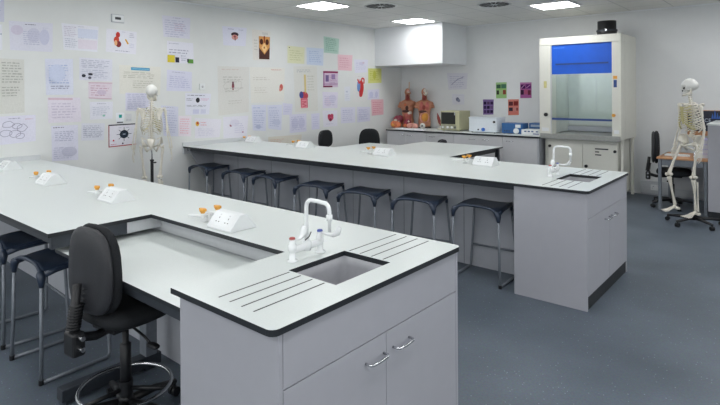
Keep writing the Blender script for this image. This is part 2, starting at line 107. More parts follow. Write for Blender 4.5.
def floor_material():
    m = bpy.data.materials.new('speckled_vinyl'); m.use_nodes = True
    nt = m.node_tree; b = nt.nodes['Principled BSDF']; L = nt.links.new
    tc = nt.nodes.new('ShaderNodeTexCoord')
    n1 = nt.nodes.new('ShaderNodeTexNoise'); n1.inputs['Scale'].default_value = 1.3; n1.inputs['Detail'].default_value = 4
    n2 = nt.nodes.new('ShaderNodeTexNoise'); n2.inputs['Scale'].default_value = 90; n2.inputs['Detail'].default_value = 2
    vo = nt.nodes.new('ShaderNodeTexVoronoi'); vo.inputs['Scale'].default_value = 42
    for n in (n1, n2, vo): L(tc.outputs['Object'], n.inputs['Vector'])
    r1 = nt.nodes.new('ShaderNodeValToRGB')
    r1.color_ramp.elements[0].color = lin('4f5862')+(1,); r1.color_ramp.elements[1].color = lin('626c77')+(1,)
    r1.color_ramp.elements[0].position = .3; r1.color_ramp.elements[1].position = .7
    L(n1.outputs['Fac'], r1.inputs['Fac'])
    mx = nt.nodes.new('ShaderNodeMix'); mx.data_type = 'RGBA'; mx.blend_type = 'OVERLAY'; mx.inputs[0].default_value = .35
    L(r1.outputs['Color'], mx.inputs[6]); L(n2.outputs['Color'], mx.inputs[7])
    r2 = nt.nodes.new('ShaderNodeValToRGB')
    r2.color_ramp.elements[0].position = .10; r2.color_ramp.elements[0].color = (1, 1, 1, 1)
    r2.color_ramp.elements[1].position = .16; r2.color_ramp.elements[1].color = (0, 0, 0, 1)
    L(vo.outputs['Distance'], r2.inputs['Fac'])
    sep = nt.nodes.new('ShaderNodeSeparateColor'); L(vo.outputs['Color'], sep.inputs[0])
    gt = nt.nodes.new('ShaderNodeMath'); gt.operation = 'GREATER_THAN'; gt.inputs[1].default_value = .72; L(sep.outputs[0], gt.inputs[0])
    ml = nt.nodes.new('ShaderNodeMath'); ml.operation = 'MULTIPLY'; L(gt.outputs[0], ml.inputs[0]); L(r2.outputs['Color'], ml.inputs[1])
    m2 = nt.nodes.new('ShaderNodeMix'); m2.data_type = 'RGBA'
    ms = nt.nodes.new('ShaderNodeMath'); ms.operation = 'MULTIPLY'; ms.inputs[1].default_value = .55; L(ml.outputs[0], ms.inputs[0])
    L(ms.outputs[0], m2.inputs[0]); L(mx.outputs[2], m2.inputs[6]); m2.inputs[7].default_value = lin('b4c0c8')+(1,)
    L(m2.outputs[2], b.inputs['Base Color'])
    b.inputs['Roughness'].default_value = .42; b.inputs['Specular IOR Level'].default_value = .35
    return m

def ceiling_material():
    m = bpy.data.materials.new('ceiling_tiles'); m.use_nodes = True
    nt = m.node_tree; b = nt.nodes['Principled BSDF']; L = nt.links.new
    tc = nt.nodes.new('ShaderNodeTexCoord')
    mp = nt.nodes.new('ShaderNodeMapping'); mp.inputs['Location'].default_value = (5.735, -5.34, 0)
    br = nt.nodes.new('ShaderNodeTexBrick'); br.offset = 0; br.squash = 1
    br.inputs['Scale'].default_value = 1; br.inputs['Brick Width'].default_value = .6; br.inputs['Row Height'].default_value = .6
    br.inputs['Mortar Size'].default_value = .009; br.inputs['Mortar Smooth'].default_value = .2
    br.inputs['Color1'].default_value = lin('e2e2df')+(1,); br.inputs['Color2'].default_value = lin('dcdcd9')+(1,); br.inputs['Mortar'].default_value = lin('c2c3c1')+(1,)
    L(tc.outputs['Object'], mp.inputs['Vector']); L(mp.outputs['Vector'], br.inputs['Vector'])
    nz = nt.nodes.new('ShaderNodeTexNoise'); nz.inputs['Scale'].default_value = 120; L(tc.outputs['Object'], nz.inputs['Vector'])
    mx = nt.nodes.new('ShaderNodeMix'); mx.data_type = 'RGBA'; mx.blend_type = 'OVERLAY'; mx.inputs[0].default_value = .15
    L(br.outputs['Color'], mx.inputs[6]); L(nz.outputs['Color'], mx.inputs[7]); L(mx.outputs[2], b.inputs['Base Color'])
    b.inputs['Roughness'].default_value = .9
    return m

def glass_material():
    m = bpy.data.materials.new('sash_glass'); m.use_nodes = True
    nt = m.node_tree; nt.nodes.clear(); L = nt.links.new
    o = nt.nodes.new('ShaderNodeOutputMaterial'); mx = nt.nodes.new('ShaderNodeMixShader')
    t = nt.nodes.new('ShaderNodeBsdfTransparent'); t.inputs[0].default_value = (.93, .97, .95, 1)
    g = nt.nodes.new('ShaderNodeBsdfGlossy'); g.inputs['Roughness'].default_value = .05
    f = nt.nodes.new('ShaderNodeFresnel'); f.inputs[0].default_value = 1.45
    L(f.outputs[0], mx.inputs[0]); L(t.outputs[0], mx.inputs[1]); L(g.outputs[0], mx.inputs[2]); L(mx.outputs[0], o.inputs[0])
    return m

def wood_material():
    m = bpy.data.materials.new('beech_laminate'); m.use_nodes = True
    nt = m.node_tree; b = nt.nodes['Principled BSDF']; L = nt.links.new
    tc = nt.nodes.new('ShaderNodeTexCoord'); w = nt.nodes.new('ShaderNodeTexWave')
    w.inputs['Scale'].default_value = 3; w.inputs['Distortion'].default_value = 6; w.bands_direction = 'Y'
    L(tc.outputs['Object'], w.inputs['Vector'])
    r = nt.nodes.new('ShaderNodeValToRGB'); r.color_ramp.elements[0].color = lin('b98660')+(1,); r.color_ramp.elements[1].color = lin('c9976e')+(1,)
    L(w.outputs['Fac'], r.inputs['Fac']); L(r.outputs['Color'], b.inputs['Base Color']); b.inputs['Roughness'].default_value = .45
    return m

WALL = mat('wall_paint', 'dcdedd', .8, var=.012, scale=6, spec=.2)
WALLB = mat('wall_paint_back', 'd8dadb', .8, var=.012, scale=6, spec=.2)
SOFF = mat('soffit_paint', 'e2e5e8', .8, var=.01, scale=6, spec=.2)
TOP = mat('worktop_laminate', 'cfd5d3', .33, var=.03, scale=160, spec=.4)
BLACK = mat('black_edge', '1d2126', .45, var=.1)
GROOVE = mat('groove_shadow', '23282b', .6)
GREY = mat('cabinet_grey', 'a5a6ad', .5, var=.015, scale=12, spec=.35)
GREYP = mat('panel_grey', 'b2b5bc', .55, var=.03, scale=8, spec=.3)
GREYC = mat('counter_grey', 'c2c3c6', .5, var=.02, scale=12)
WHITEP = mat('upstand_white', 'c9cccf', .5, var=.02)
DARKST = mat('dark_steel', '3a3f46', .45, .3, var=.1)
STEEL = mat('stool_steel', '7c828a', .42, .3, var=.08)
CHROME = mat('chrome', 'cfd1d4', .25, 1., var=.01, scale=3)
NAVY = mat('navy_plastic', '2b3648', .36, var=.12, scale=25, spec=.5)
DARKV = mat('dark_plinth', '22262a', .6, var=.1)
SINK = mat('sink_resin', 'a4a5aa', .4, var=.03)
ENAM = mat('white_enamel', 'e6e9ea', .25, var=.01)
SOCK = mat('socket_white', 'dfe2e3', .4, var=.01)
DOT = mat('socket_hole', '34363a', .6)
ORANGE = mat('gas_orange', 'dfa040', .4, var=.06)
REDC = mat('tap_red', 'a8423e', .4); BLUEC = mat('tap_blue', '34489a', .4)
FABRIC = mat('black_fabric', '222427', .85, var=.25, scale=250, bump=.4, spec=.25)
SHELL = mat('black_shell', '2b2c30', .48, var=.12, scale=120, bump=.25, spec=.45)
BPLAS = mat('black_plastic', '16171a', .45, var=.15)
BONE = mat('bone_white', 'dad6ca', .45, var=.05, scale=30)
BONEW = mat('skull_white', 'dededa', .4, var=.03, scale=20)
CART = mat('cartilage_cream', 'bdb584', .5, var=.08)
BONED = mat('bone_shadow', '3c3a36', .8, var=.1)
CREAM = mat('hood_cream', 'd8d8cf', .5, var=.015, scale=10)
HINT = mat('hood_interior', 'c4cac6', .5, var=.05, scale=8)
HBLUE = mat('hood_blue', '0a55c4', .4, var=.06, scale=6)
DBLUE = mat('deep_blue', '24427e', .4, var=.05)
HSTEEL = mat('hood_tray', '9a9c98', .4, .3, var=.08)
GLASS = glass_material()
WOOD = wood_material()
LAMP = mat('light_diffuser', 'ffffff', .5, emit='ffffff', estr=17)
LFRAME = mat('light_frame', 'dfe0e0', .5)
VENTM = mat('vent_grey', 'd2d4d4', .5); VENTD = mat('vent_dark', '17181a', .8)
FLESH = mat('model_flesh', 'b47c60', .5, var=.1, scale=18); FLESHD = mat('model_muscle', '8c3a34', .5, var=.2, scale=25)
ROSE = mat('model_rose', 'b8665e', .5, var=.1, scale=25); LIVER = mat('model_liver', '4a2420', .4, var=.2)
YELO = mat('model_yellow', 'd3953e', .5, var=.12, scale=30); PINKM = mat('model_pink', 'd0968a', .5, var=.1, scale=40)
ORGO = mat('model_orange', 'c8704a', .45, var=.25, scale=30); CRIM = mat('model_crimson', '7a2236', .4, var=.2, scale=30)
OLIVE = mat('oven_olive', 'b3b191', .5, var=.03); OVWIN = mat('oven_window', '2c2e2a', .25, var=.1); OVPAN = mat('oven_panel', '9a9a86', .4, var=.05)
BATHW = mat('bath_white', 'd6dde4', .4, var=.02); INSTB = mat('instrument_blue', '2e5f96', .4, var=.06); KNOBB = mat('knob_blue', '2c62b4', .4)
TRUNK = mat('trunking_grey', 'bcc0c4', .5, var=.02)

# ------------------------------------------------------------------ mesh helper
class MB:
    def __init__(s): s.v = []; s.f = []; s.m = []; s.s = []; s.T = Matrix.Identity(4)
    def add(s, vs, fs, mi=0, sm=False):
        o = len(s.v); s.v += [s.T @ Vector(p) for p in vs]
        for f in fs: s.f.append([i+o for i in f]); s.m.append(mi); s.s.append(sm)
    def box(s, x0, x1, y0, y1, z0, z1, mi=0):
        s.add([(x0,y0,z0),(x1,y0,z0),(x1,y1,z0),(x0,y1,z0),(x0,y0,z1),(x1,y0,z1),(x1,y1,z1),(x0,y1,z1)],
              [(0,3,2,1),(4,5,6,7),(0,1,5,4),(1,2,6,5),(2,3,7,6),(3,0,4,7)], mi)
        return s
    def cbox(s, c, d, mi=0): return s.box(c[0]-d[0]/2,c[0]+d[0]/2,c[1]-d[1]/2,c[1]+d[1]/2,c[2]-d[2]/2,c[2]+d[2]/2,mi)
    def loft(s, rings, mi=0, sm=True, cap=True, closed=False):
        n = len(rings[0]); vs = [p for r in rings for p in r]; fs = []
        K = len(rings)
        for k in range(K if closed else K-1):
            a = k*n; b = ((k+1) % K)*n
            for i in range(n):
                j = (i+1) % n; fs.append((a+i, a+j, b+j, b+i))
        if cap and not closed:
            fs.append(tuple(range(n))[::-1]); fs.append(tuple((K-1)*n+i for i in range(n)))
        s.add(vs, fs, mi, sm); return s
    def tube(s, pts, r, n=8, mi=0, closed=False, flat=1.0):
        P = [Vector(p) for p in pts]; K = len(P)
        rr = r if isinstance(r, (list, tuple)) else [r]*K
        rings = []; up = None
        for k in range(K):
            if closed: t = P[(k+1) % K]-P[k-1]
            else: t = P[min(k+1, K-1)]-P[max(k-1, 0)]
            t.normalize()
            if up is None:
                up = Vector((0,0,1)) if abs(t.z) < .9 else Vector((0,1,0))
            a = (up-t*up.dot(t)); a.normalize(); b = t.cross(a); up = a
            rings.append([P[k]+(a*math.cos(2*PI*i/n)*flat+b*math.sin(2*PI*i/n))*rr[k] for i in range(n)])
        s.loft(rings, mi, True, True, closed); return s
    def ell(s, c, r, mi=0, nu=16, nv=10, fn=None):
        rings = []
        for j in range(1, nv):
            ph = PI*j/nv
            rings.append([(math.sin(ph)*math.cos(2*PI*i/nu), math.sin(ph)*math.sin(2*PI*i/nu), -math.cos(ph)) for i in range(nu)])
        vs = [(0,0,-1)]+[p for g in rings for p in g]+[(0,0,1)]
        fs = [(0, 1+(i+1) % nu, 1+i) for i in range(nu)]
        for k in range(nv-2):
            a = 1+k*nu; b = a+nu
            for i in range(nu): j = (i+1) % nu; fs.append((a+i, a+j, b+j, b+i))
        a = 1+(nv-2)*nu; e = len(vs)-1
        fs += [(a+i, a+(i+1) % nu, e) for i in range(nu)]
        if fn: vs = [fn(Vector(p)) for p in vs]
        s.add([(c[0]+p[0]*r[0], c[1]+p[1]*r[1], c[2]+p[2]*r[2]) for p in vs], fs, mi, True); return s
    def lathe(s, prof, c=(0,0,0), n=16, mi=0, sm=True):
        s.loft([[(c[0]+r*math.cos(2*PI*i/n), c[1]+r*math.sin(2*PI*i/n), c[2]+z) for i in range(n)] for r, z in prof], mi, sm); return s
    def cyl(s, p, q, r, n=12, mi=0):
        p = Vector(p); q = Vector(q); t = (q-p).normalized(); a = t.orthogonal().normalized(); b = t.cross(a)
        ring = lambda o: [o+(a*math.cos(2*PI*i/n)+b*math.sin(2*PI*i/n))*r for i in range(n)]
        A, B = ring(p), ring(q)
        s.add(A+B, [(i, (i+1) % n, n+(i+1) % n, n+i) for i in range(n)], mi, True)
        s.add(A+B, [tuple(range(n))[::-1], tuple(range(n, 2*n))], mi, False); return s
    def prism(s, poly, z0, z1, mi=0, side=None, holes=(), axis='z', bot=None):
        side = mi if side is None else side; bot = side if bot is None else bot
        fm = {'z': lambda p, z: (p[0], p[1], z), 'x': lambda p, z: (z, p[0], p[1]), 'y': lambda p, z: (p[0], z, p[1])}[axis]
        loops = [list(poly)]+[list(h) for h in holes]
        allp = [p for l in loops for p in l]
        tris = tessellate_polygon([[Vector((p[0], p[1], 0)) for p in l] for l in loops])
        up = []
        for t in tris:
            a, b, c = [allp[i] for i in t]
            if (b[0]-a[0])*(c[1]-a[1])-(b[1]-a[1])*(c[0]-a[0]) < 0: t = (t[0], t[2], t[1])
            up.append(tuple(t))
        s.add([fm(p, z1) for p in allp], up, mi); s.add([fm(p, z0) for p in allp], [t[::-1] for t in up], bot)
        for l in loops:
            n = len(l)
            s.add([fm(p, z0) for p in l]+[fm(p, z1) for p in l], [(i, (i+1) % n, n+(i+1) % n, n+i) for i in range(n)], side)
        return s
    def pad(s, c, w, h, t, mi=0, n=28, e=2.6, bow=0., taper=0., axis='y'):
        # rounded cushion: superellipse outline in x-z (axis y) or x-y (axis z), rounded through its thickness
        prof = [(.02,-.5),(.55,-.5),(.86,-.46),(.97,-.25),(1,0),(.97,.25),(.86,.46),(.55,.5),(.02,.5)]
        rings = []
        for k, d in prof:
            ring = []
            for i in range(n):
                a = 2*PI*i/n; ca, sa = math.cos(a), math.sin(a)
                x = math.copysign(abs(ca)**(2/e), ca)*w/2*k; z = math.copysign(abs(sa)**(2/e), sa)*h/2*k
                x *= 1-taper*(z/h+.5)
                y = d*t+bow*x*x
                ring.append((c[0]+x, c[1]+y, c[2]+z) if axis == 'y' else (c[0]+x, c[1]+z, c[2]+y))
            rings.append(ring)
        s.loft(rings, mi, True, True); return s
    def build(s, name, mats, parent=None, bevel=0., seg=2, loc=None):
        me = bpy.data.meshes.new(name); me.from_pydata([tuple(p) for p in s.v], [], s.f)
        for m in (mats if isinstance(mats, (list, tuple)) else [mats]): me.materials.append(m)
        me.polygons.foreach_set('material_index', s.m); me.polygons.foreach_set('use_smooth', s.s)
        bm = bmesh.new(); bm.from_mesh(me); bmesh.ops.recalc_face_normals(bm, faces=bm.faces); bm.to_mesh(me); bm.free()
        me.update()
        o = bpy.data.objects.new(name, me); C.objects.link(o)
        if parent: o.parent = parent
        if loc: o.location = loc
        if bevel:
            b = o.modifiers.new('bevel', 'BEVEL'); b.width = bevel; b.segments = seg; b.limit_method = 'ANGLE'; b.angle_limit = R(40)
        return o

def thing(name, label, cat, loc=(0,0,0), rz=0., group=None):
    o = bpy.data.objects.new(name, None); C.objects.link(o); o.empty_display_size = .05
    o.location = loc; o.rotation_euler = (0,0,rz); o['label'] = label; o['category'] = cat
    if group: o['group'] = group
    return o
def tag(o, label, cat, group=None):
    o['label'] = label; o['category'] = cat
    if group: o['group'] = group
    return o
def struct(o): o['kind'] = 'structure'; return o
def copy_tree(o, parent=None):
    c = o.copy(); C.objects.link(c)
    if parent: c.parent = parent
    for ch in list(o.children): copy_tree(ch, c)
    return c
def dup(o, label, loc=None, rz=None):
    c = copy_tree(o); c['label'] = label
    if loc is not None: c.location = loc
    if rz is not None: c.rotation_euler = (0,0,rz)
    return c
def arc(c, r, a0, a1, n, plane='xz'):
    out = []
    for i in range(n+1):
        a = R(a0+(a1-a0)*i/n); u, v = r*math.cos(a), r*math.sin(a)
        out.append({'xz': (c[0]+u, c[1], c[2]+v), 'xy': (c[0]+u, c[1]+v, c[2]), 'yz': (c[0], c[1]+u, c[2]+v)}[plane])
    return out

# ------------------------------------------------------------------ camera
def make_camera():
    yaw, pitch, roll = R(40.0444), R(-.1241), R(-.3543)
    F = Vector((-math.sin(yaw)*math.cos(pitch), math.cos(yaw)*math.cos(pitch), math.sin(pitch)))
    Rv = Vector((math.cos(yaw), math.sin(yaw), 0)); U = Rv.cross(F)
    R2 = Rv*math.cos(roll)+U*math.sin(roll); U2 = U*math.cos(roll)-Rv*math.sin(roll)
    cd = bpy.data.cameras.new('camera'); cam = bpy.data.objects.new('camera', cd); C.objects.link(cam)
    cam.matrix_world = Matrix(((R2.x,U2.x,-F.x,0),(R2.y,U2.y,-F.y,0),(R2.z,U2.z,-F.z,1.6465),(0,0,0,1)))
    cd.sensor_width = 36; cd.lens = 529.26/720*36; cd.shift_y = -109.5/720; cd.clip_start = .05
    SC.camera = cam
make_camera()
SC.view_settings.view_transform = 'Standard'
SC.view_settings.look = 'None'
SC.view_settings.exposure = 0.0

# ------------------------------------------------------------------ room shell
def room():
    struct(MB().box(XL-.1,XR+.1,YF-.1,YB+.1,-.1,0).build('floor', floor_material()))
    struct(MB().box(XL-.1,XR+.1,YF-.1,YB+.1,HC,HC+.1).build('ceiling', ceiling_material()))
    struct(MB().box(XL-.1,XL,YF,YB,0,HC).build('wall_left', WALL))
    struct(MB().box(XL-.1,XR+.1,YB,YB+.1,0,HC).build('wall_back', WALLB))
    # unseen walls behind and beside the camera; window bands added to let light in
    struct(MB().box(XR,XR+.1,YF,YB,0,1.1).box(XR,XR+.1,YF,YB,2.5,HC).box(XR,XR+.1,4.6,YB,1.1,2.5).box(XR,XR+.1,YF,YF+.5,1.1,2.5).build('wall_right', WALL))
    struct(MB().box(XL-.1,XR+.1,YF-.1,YF,0,.85).box(XL-.1,XR+.1,YF-.1,YF,2.7,HC).box(XL-.1,XL+.6,YF-.1,YF,.85,2.7).box(XR-.5,XR+.1,YF-.1,YF,.85,2.7).build('wall_front', WALL))
    m = MB(); a, b = YF+.5, 4.6
    for k in range(5): y = a+(b-a)*k/4; m.box(XR+.03,XR+.07,y-.03,y+.03,1.1,2.5)
    m.box(XR+.03,XR+.07,a,b,1.1,1.15).box(XR+.03,XR+.07,a,b,2.45,2.5); struct(m.build('added_window_1', LFRAME))
    m = MB(); a, b = XL+.6, XR-.5
    for k in range(7): x = a+(b-a)*k/6; m.box(x-.03,x+.03,YF-.07,YF-.03,.85,2.7)
    m.box(a,b,YF-.07,YF-.03,.85,.9).box(a,b,YF-.07,YF-.03,2.65,2.7); struct(m.build('added_window_2', LFRAME))
    struct(MB().box(XL+.0005,-5.094,8.4186,YB-.0005,2.164,HC-.0005).build('trim_1', SOFF))   # boxed-in bulkhead
    m = MB().box(-2.0,XR-.001,YB-.045,YB-.0005,.03,.215).box(-2.0,XR-.001,YB-.047,YB-.045,.118,.124,1).box(-2.0,XR-.001,YB-.03,YB-.0005,.0,.03,1)
    struct(m.build('baseboard_back', [TRUNK, GREYP]))
    struct(MB().box(XL+.0005,XL+.015,YF+.001,8.0,0.0005,.1).build('baseboard_left', TRUNK))
    # ceiling cornice shadow line
    struct(MB().box(XL+.0005,XL+.02,YF+.001,8.418,HC-.02,HC-.0005).build('trim_2', SOFF))
    struct(MB().box(-5.093,XR-.001,YB-.02,YB-.0005,HC-.02,HC-.0005).build('trim_3', SOFF))
room()

def lights():
    spots = [(-5.44,5.63,'flat square ceiling light nearest the poster wall'),
             (-5.40,7.95,'flat square ceiling light above the boxed-in bulkhead'),
             (-2.85,7.93,'flat square ceiling light in front of the fume cupboard')]
    extra = [(x,y) for x in (-5.42,-2.85,-.28,2.3) for y in (-1.3,1.0,3.32,5.63,7.95) if not any(abs(x-a)<.1 and abs(y-b)<.1 for a,b,_ in spots)]
    proto = None
    for k, (x, y, l) in enumerate(spots+[(x,y,'flat square ceiling light outside the view') for x,y in extra]):
        if proto is None:
            proto = thing('ceiling_light', l, 'light', (x,y,HC), 0, 'square ceiling lights')
            MB().prism([(-.305,-.305),(.305,-.305),(.305,.305),(-.305,.305)],-.012,-.0005,holes=[[(-.275,-.275),(-.275,.275),(.275,.275),(.275,-.275)]]).build('frame', LFRAME, proto)
            MB().box(-.274,.274,-.274,.274,-.009,-.004).build('diffuser', LAMP, proto)
        else: dup(proto, l, (x,y,HC))
    v = thing('ceiling_vent', 'dark slotted ceiling vent between the two left ceiling lights', 'vent', (-4.83,6.24,HC), 0, 'ceiling vents')
    MB().lathe([(.0,-.004),(.235,-.004),(.25,-.001),(.0,-.0008)], n=28).build('plate', VENTM, v)
    m = MB()
    for i in range(16):
        a = 2*PI*i/16; d = Vector((math.cos(a),math.sin(a),0)); n = Vector((-d.y,d.x,0))
        m.add([d*.05-n*.006+Vector((0,0,-.0048)), d*.215-n*.036+Vector((0,0,-.0048)), d*.215+n*.03+Vector((0,0,-.0048)), d*.05+n*.006+Vector((0,0,-.0048))], [(0,1,2,3)])
    m.build('slots', VENTD, v)
    dup(v, 'dark slotted ceiling vent left of the fume cupboard light', (-3.5,7.25,HC))
lights()

# ------------------------------------------------------------------ posters
def posters():
    random.seed(11)
    for cat, label, side, q, paper, draws in POSTERS:
        mats = [ink(blend(paper,'f2f2f4',.22))]; idx = {paper: 0}
        def mi(c):
            if c not in idx: idx[c] = len(mats); mats.append(ink(c))
            return idx[c]
        bow = random.uniform(.0008, .0025); cor = random.uniform(0, .005)
        W = abs(q[1][0]-q[0][0]); H = abs(q[0][1]-q[3][1])
        cx = sum(p[0] for p in q)/4; cz = sum(p[1] for p in q)/4
        def mp(u, v, d=0.):
            a = q[3][0]*(1-u)*(1-v)+q[2][0]*u*(1-v)+q[1][0]*u*v+q[0][0]*(1-u)*v
            z = q[3][1]*(1-u)*(1-v)+q[2][1]*u*(1-v)+q[1][1]*u*v+q[0][1]*(1-u)*v
            o = .0025+bow*math.sin(PI*min(max(v,0),1))*(1-.5*u)+cor*max(0,u-.6)*max(0,.5-v)*2+d
            return (o, a-cx, z-cz) if side == 'L' else (a-cx, -o, z-cz)
        m = MB(); N = 6
        m.add([mp(i/N, j/N) for j in range(N+1) for i in range(N+1)], [(j*(N+1)+i, j*(N+1)+i+1, (j+1)*(N+1)+i+1, (j+1)*(N+1)+i) for j in range(N) for i in range(N)], 0, True)
        soft = lambda c: blend(c, paper, .6 if min(int(c[i:i+2],16) for i in (0,2,4)) > 150 else .06)
        lay = [0.0022]
        def poly(pts, c):
            lay[0] += .00012
            pts = [(min(max(a,.0),1), min(max(b,.0),1)) for a, b in pts]
            m.add([mp(a, b, lay[0]) for a, b in pts], [tuple(range(len(pts)))], mi(c))
        def seg(a, b, w, c):
            dx, dy = (b[0]-a[0])*W, (b[1]-a[1])*H; l = math.hypot(dx, dy) or 1e-6
            nx, ny = -dy/l*w/2*W/W, dx/l*w/2
            k = W
            poly([(a[0]+nx*k/W, a[1]+ny*k/H), (a[0]-nx*k/W, a[1]-ny*k/H), (b[0]-nx*k/W, b[1]-ny*k/H), (b[0]+nx*k/W, b[1]+ny*k/H)], c)
        for d in draws:
            if d[0] == 'b': _, u, v, w, h, c = d; c = soft(c); poly([(u,v),(u+w,v),(u+w,v+h),(u,v+h)], c)
            elif d[0] == 'e':
                _, u, v, a, b, c = d; c = soft(c); poly([(u+a*math.cos(2*PI*i/14), v+b*math.sin(2*PI*i/14)) for i in range(14)], c)
            elif d[0] == 'p': poly(list(d[2:]), d[1])
            elif d[0] == 'o':
                _, u, v, a, b, c = d; c = blend(c, paper, .45)
                P_ = [(u+a*math.cos(2*PI*i/10)*random.uniform(.85,1.1), v+b*math.sin(2*PI*i/10)*random.uniform(.85,1.1)) for i in range(10)]
                for i in range(10): seg(P_[i], P_[(i+1) % 10], .011, c)
            elif d[0] == 'l':
                for a, b in zip(d[3:-1], d[4:]): seg(a, b, d[2], d[1])
            elif d[0] == 't':                                            # rows of handwriting: broken dashes
                _, u, v, w, h, n, c = d; c = blend(c, paper, .55)
                for r in range(n):
                    rh = h/n; y = v+h-(r+.5)*rh; x = u+random.uniform(0,.04)*w; end = u+w*random.uniform(.72,1)
                    while x < end:
                        l = min(random.uniform(.08,.22)*w, end-x); t = rh*random.uniform(.28,.46)
                        poly([(x,y-t/2),(x+l,y-t/2+random.uniform(-.1,.1)*rh),(x+l,y+t/2),(x,y+t/2+random.uniform(-.1,.1)*rh)], c)
                        x += l+random.uniform(.03,.06)*w
        o = m.build(cat, mats, None, loc=(XL,cx,cz) if side == 'L' else (cx,YB,cz))
        tag(o, label, cat, 'posters and sheets on the '+('left' if side == 'L' else 'back')+' wall')
posters()

def wall_bits():
    t = thing('wall_plate', 'small white boxed plate with dark print, high above the red organ painting', 'plate', (XL,3.163,2.594))
    MB().box(.0005,.025,-.075,.075,-.045,.045).build('case', SOCK, t, .006)
    MB().box(.0252,.026,-.04,.035,-.016,.016).build('print', DOT, t)
    MB().box(.0005,.012,-.083,.083,-.053,.053).build('back_box', GREYP, t, .004)
    t = thing('wall_sensor', 'small white square sensor above the black and pink lettered sheet', 'sensor', (XL,4.385,1.735))
    MB().box(.0005,.02,-.045,.045,-.045,.045).build('case', SOCK, t, .006)
    MB().lathe([(.0,0),(.018,0),(.016,.006),(0,.007)], n=14).build('lens', GREYC, t).matrix_local = Matrix.Translation((.0205,0,0)) @ Matrix.Rotation(R(90),4,'Y')
    t = thing('wall_socket', 'white socket outlet on the grey skirting trunking beside the fume cupboard', 'socket', (-1.78,YB-.045,.125))
    MB().box(-.075,.075,-.014,-.0005,-.043,.043).build('plate', SOCK, t, .004)
    MB().box(-.045,-.025,-.0155,-.0142,.01,.024).box(.025,.045,-.0155,-.0142,.01,.024).box(-.05,-.042,-.0155,-.0142,-.02,-.006).box(.042,.05,-.0155,-.0142,-.02,-.006).build('switches', GREYP, t)
wall_bits()

# ------------------------------------------------------------------ benches
def rounded(x1, y1, y2, left, r=.03):
    pts = list(left)
    pts += [(x1-r+r*math.cos(a), y1+r+r*math.sin(a)) for a in (R(-90),R(-67),R(-45),R(-22),0)]
    pts += [(x1-r+r*math.cos(a), y2-r+r*math.sin(a)) for a in (0,R(22),R(45),R(67),R(90))]
    return pts
def worktop(name, label, x1, y1, y2, notch, sx, sy):
    hole = [(sx[0],sy[0]),(sx[0],sy[1]),(sx[1],sy[1]),(sx[1],sy[0])]
    m = MB()
    left = [(XL+.02,y2),(XL+.02,y1)]+notch
    m.prism(rounded(x1,y1,y2,left), .878, .9, 0, 1, [hole])
    g = [sx[0]+.02+.0667*k for k in range(4)]
    for x in g:
        for a, b in ((y1+.06, sy[0]-.012), (sy[1]+.012, y2-.03)):
            m.box(x-.0035, x+.0035, a, b, .9001, .9004, 2)
    t = m.build(name, [TOP, BLACK, GROOVE])
    return tag(t, label, 'worktop')
NX0, NX1, NY = -3.085, -1.865, 1.665
worktop('worktop', 'white bench worktop with black edge and a cut-out, nearest the camera', -1.272, 1.0823, 2.2673,
        [(NX0,1.0823),(NX0,NY),(NX1,NY),(NX1,1.0823)], (-1.66,-1.39), (1.502,1.853))
worktop('worktop', 'white worktop with black edge of the far bench lined by stools', -1.2247, 4.067, 5.2491, [], (-1.613,-1.343), (4.487,4.838))

def upstand(y1, y2, label):
    o = MB().box(XL+.001,XL+.019,y1,y2,.79,.955).build('upstand', WHITEP, None, .003)
    tag(o, label, 'upstand')
upstand(1.0823, 2.2673, 'pale upstand strip where the near bench meets the poster wall')
upstand(4.067, 5.2491, 'pale upstand strip where the far bench meets the poster wall')

def handle(m, x, y, z, L=.112):
    m.tube([(x,y-L/2,z),(x+.022,y-L/2,z),(x+.03,y-L/2+.01,z-.001),(x+.032,y,z-.002),(x+.03,y+L/2-.01,z-.001),(x+.022,y+L/2,z),(x,y+L/2,z)], .0052, 8)
    return m
def pedestal(label, x0, x1, y1, y2, mid=.585):
    t = thing('sink_cabinet', label, 'cabinet', (x1,y1,0)); w = y2-y1; d = x1-x0
    MB().box(-d,-.0,0,.018,.0005,.876).build('side_panel', GREY, t, .001)
    MB().box(-d,0,w-.018,w,.0005,.876).build('side_panel', GREY, t, .001)
    MB().box(-d,-d+.018,.0185,w-.0185,.0005,.876).build('back_panel', GREYP, t)
    MB().box(-.03,-.022,.0185,w-.0185,.11,.87).build('gap_shade_sheet', BLACK, t)  # black sheet behind the doors, stands in for shade in their gaps
    MB().box(-.045,-.008,.0185,w-.0185,.0005,.1).build('plinth', DARKV, t)
    MB().box(-.018,0,.0205,w-.0205,.687,.874).build('fascia_panel', GREY, t, .001)
    for k, (a, b) in enumerate(((.0205,mid-.0015),(mid+.0015,w-.0205))):
        dr = MB().box(-.018,0,a,b,.105,.683).build('door', GREY, t, .001)
        y = mid-.075 if k == 0 else mid+.10
        h = handle(MB(), .0005, y, .607).build('handle', CHROME, dr); h['label'] = 'bowed chrome handle'
    return t
pedestal('grey sink cabinet with two handled doors under the near worktop end', -1.862, -1.288, 1.12, 2.257, .567)
pedestal('grey sink cabinet at the end of the far bench', -1.811, -1.2407, 4.087, 5.229)

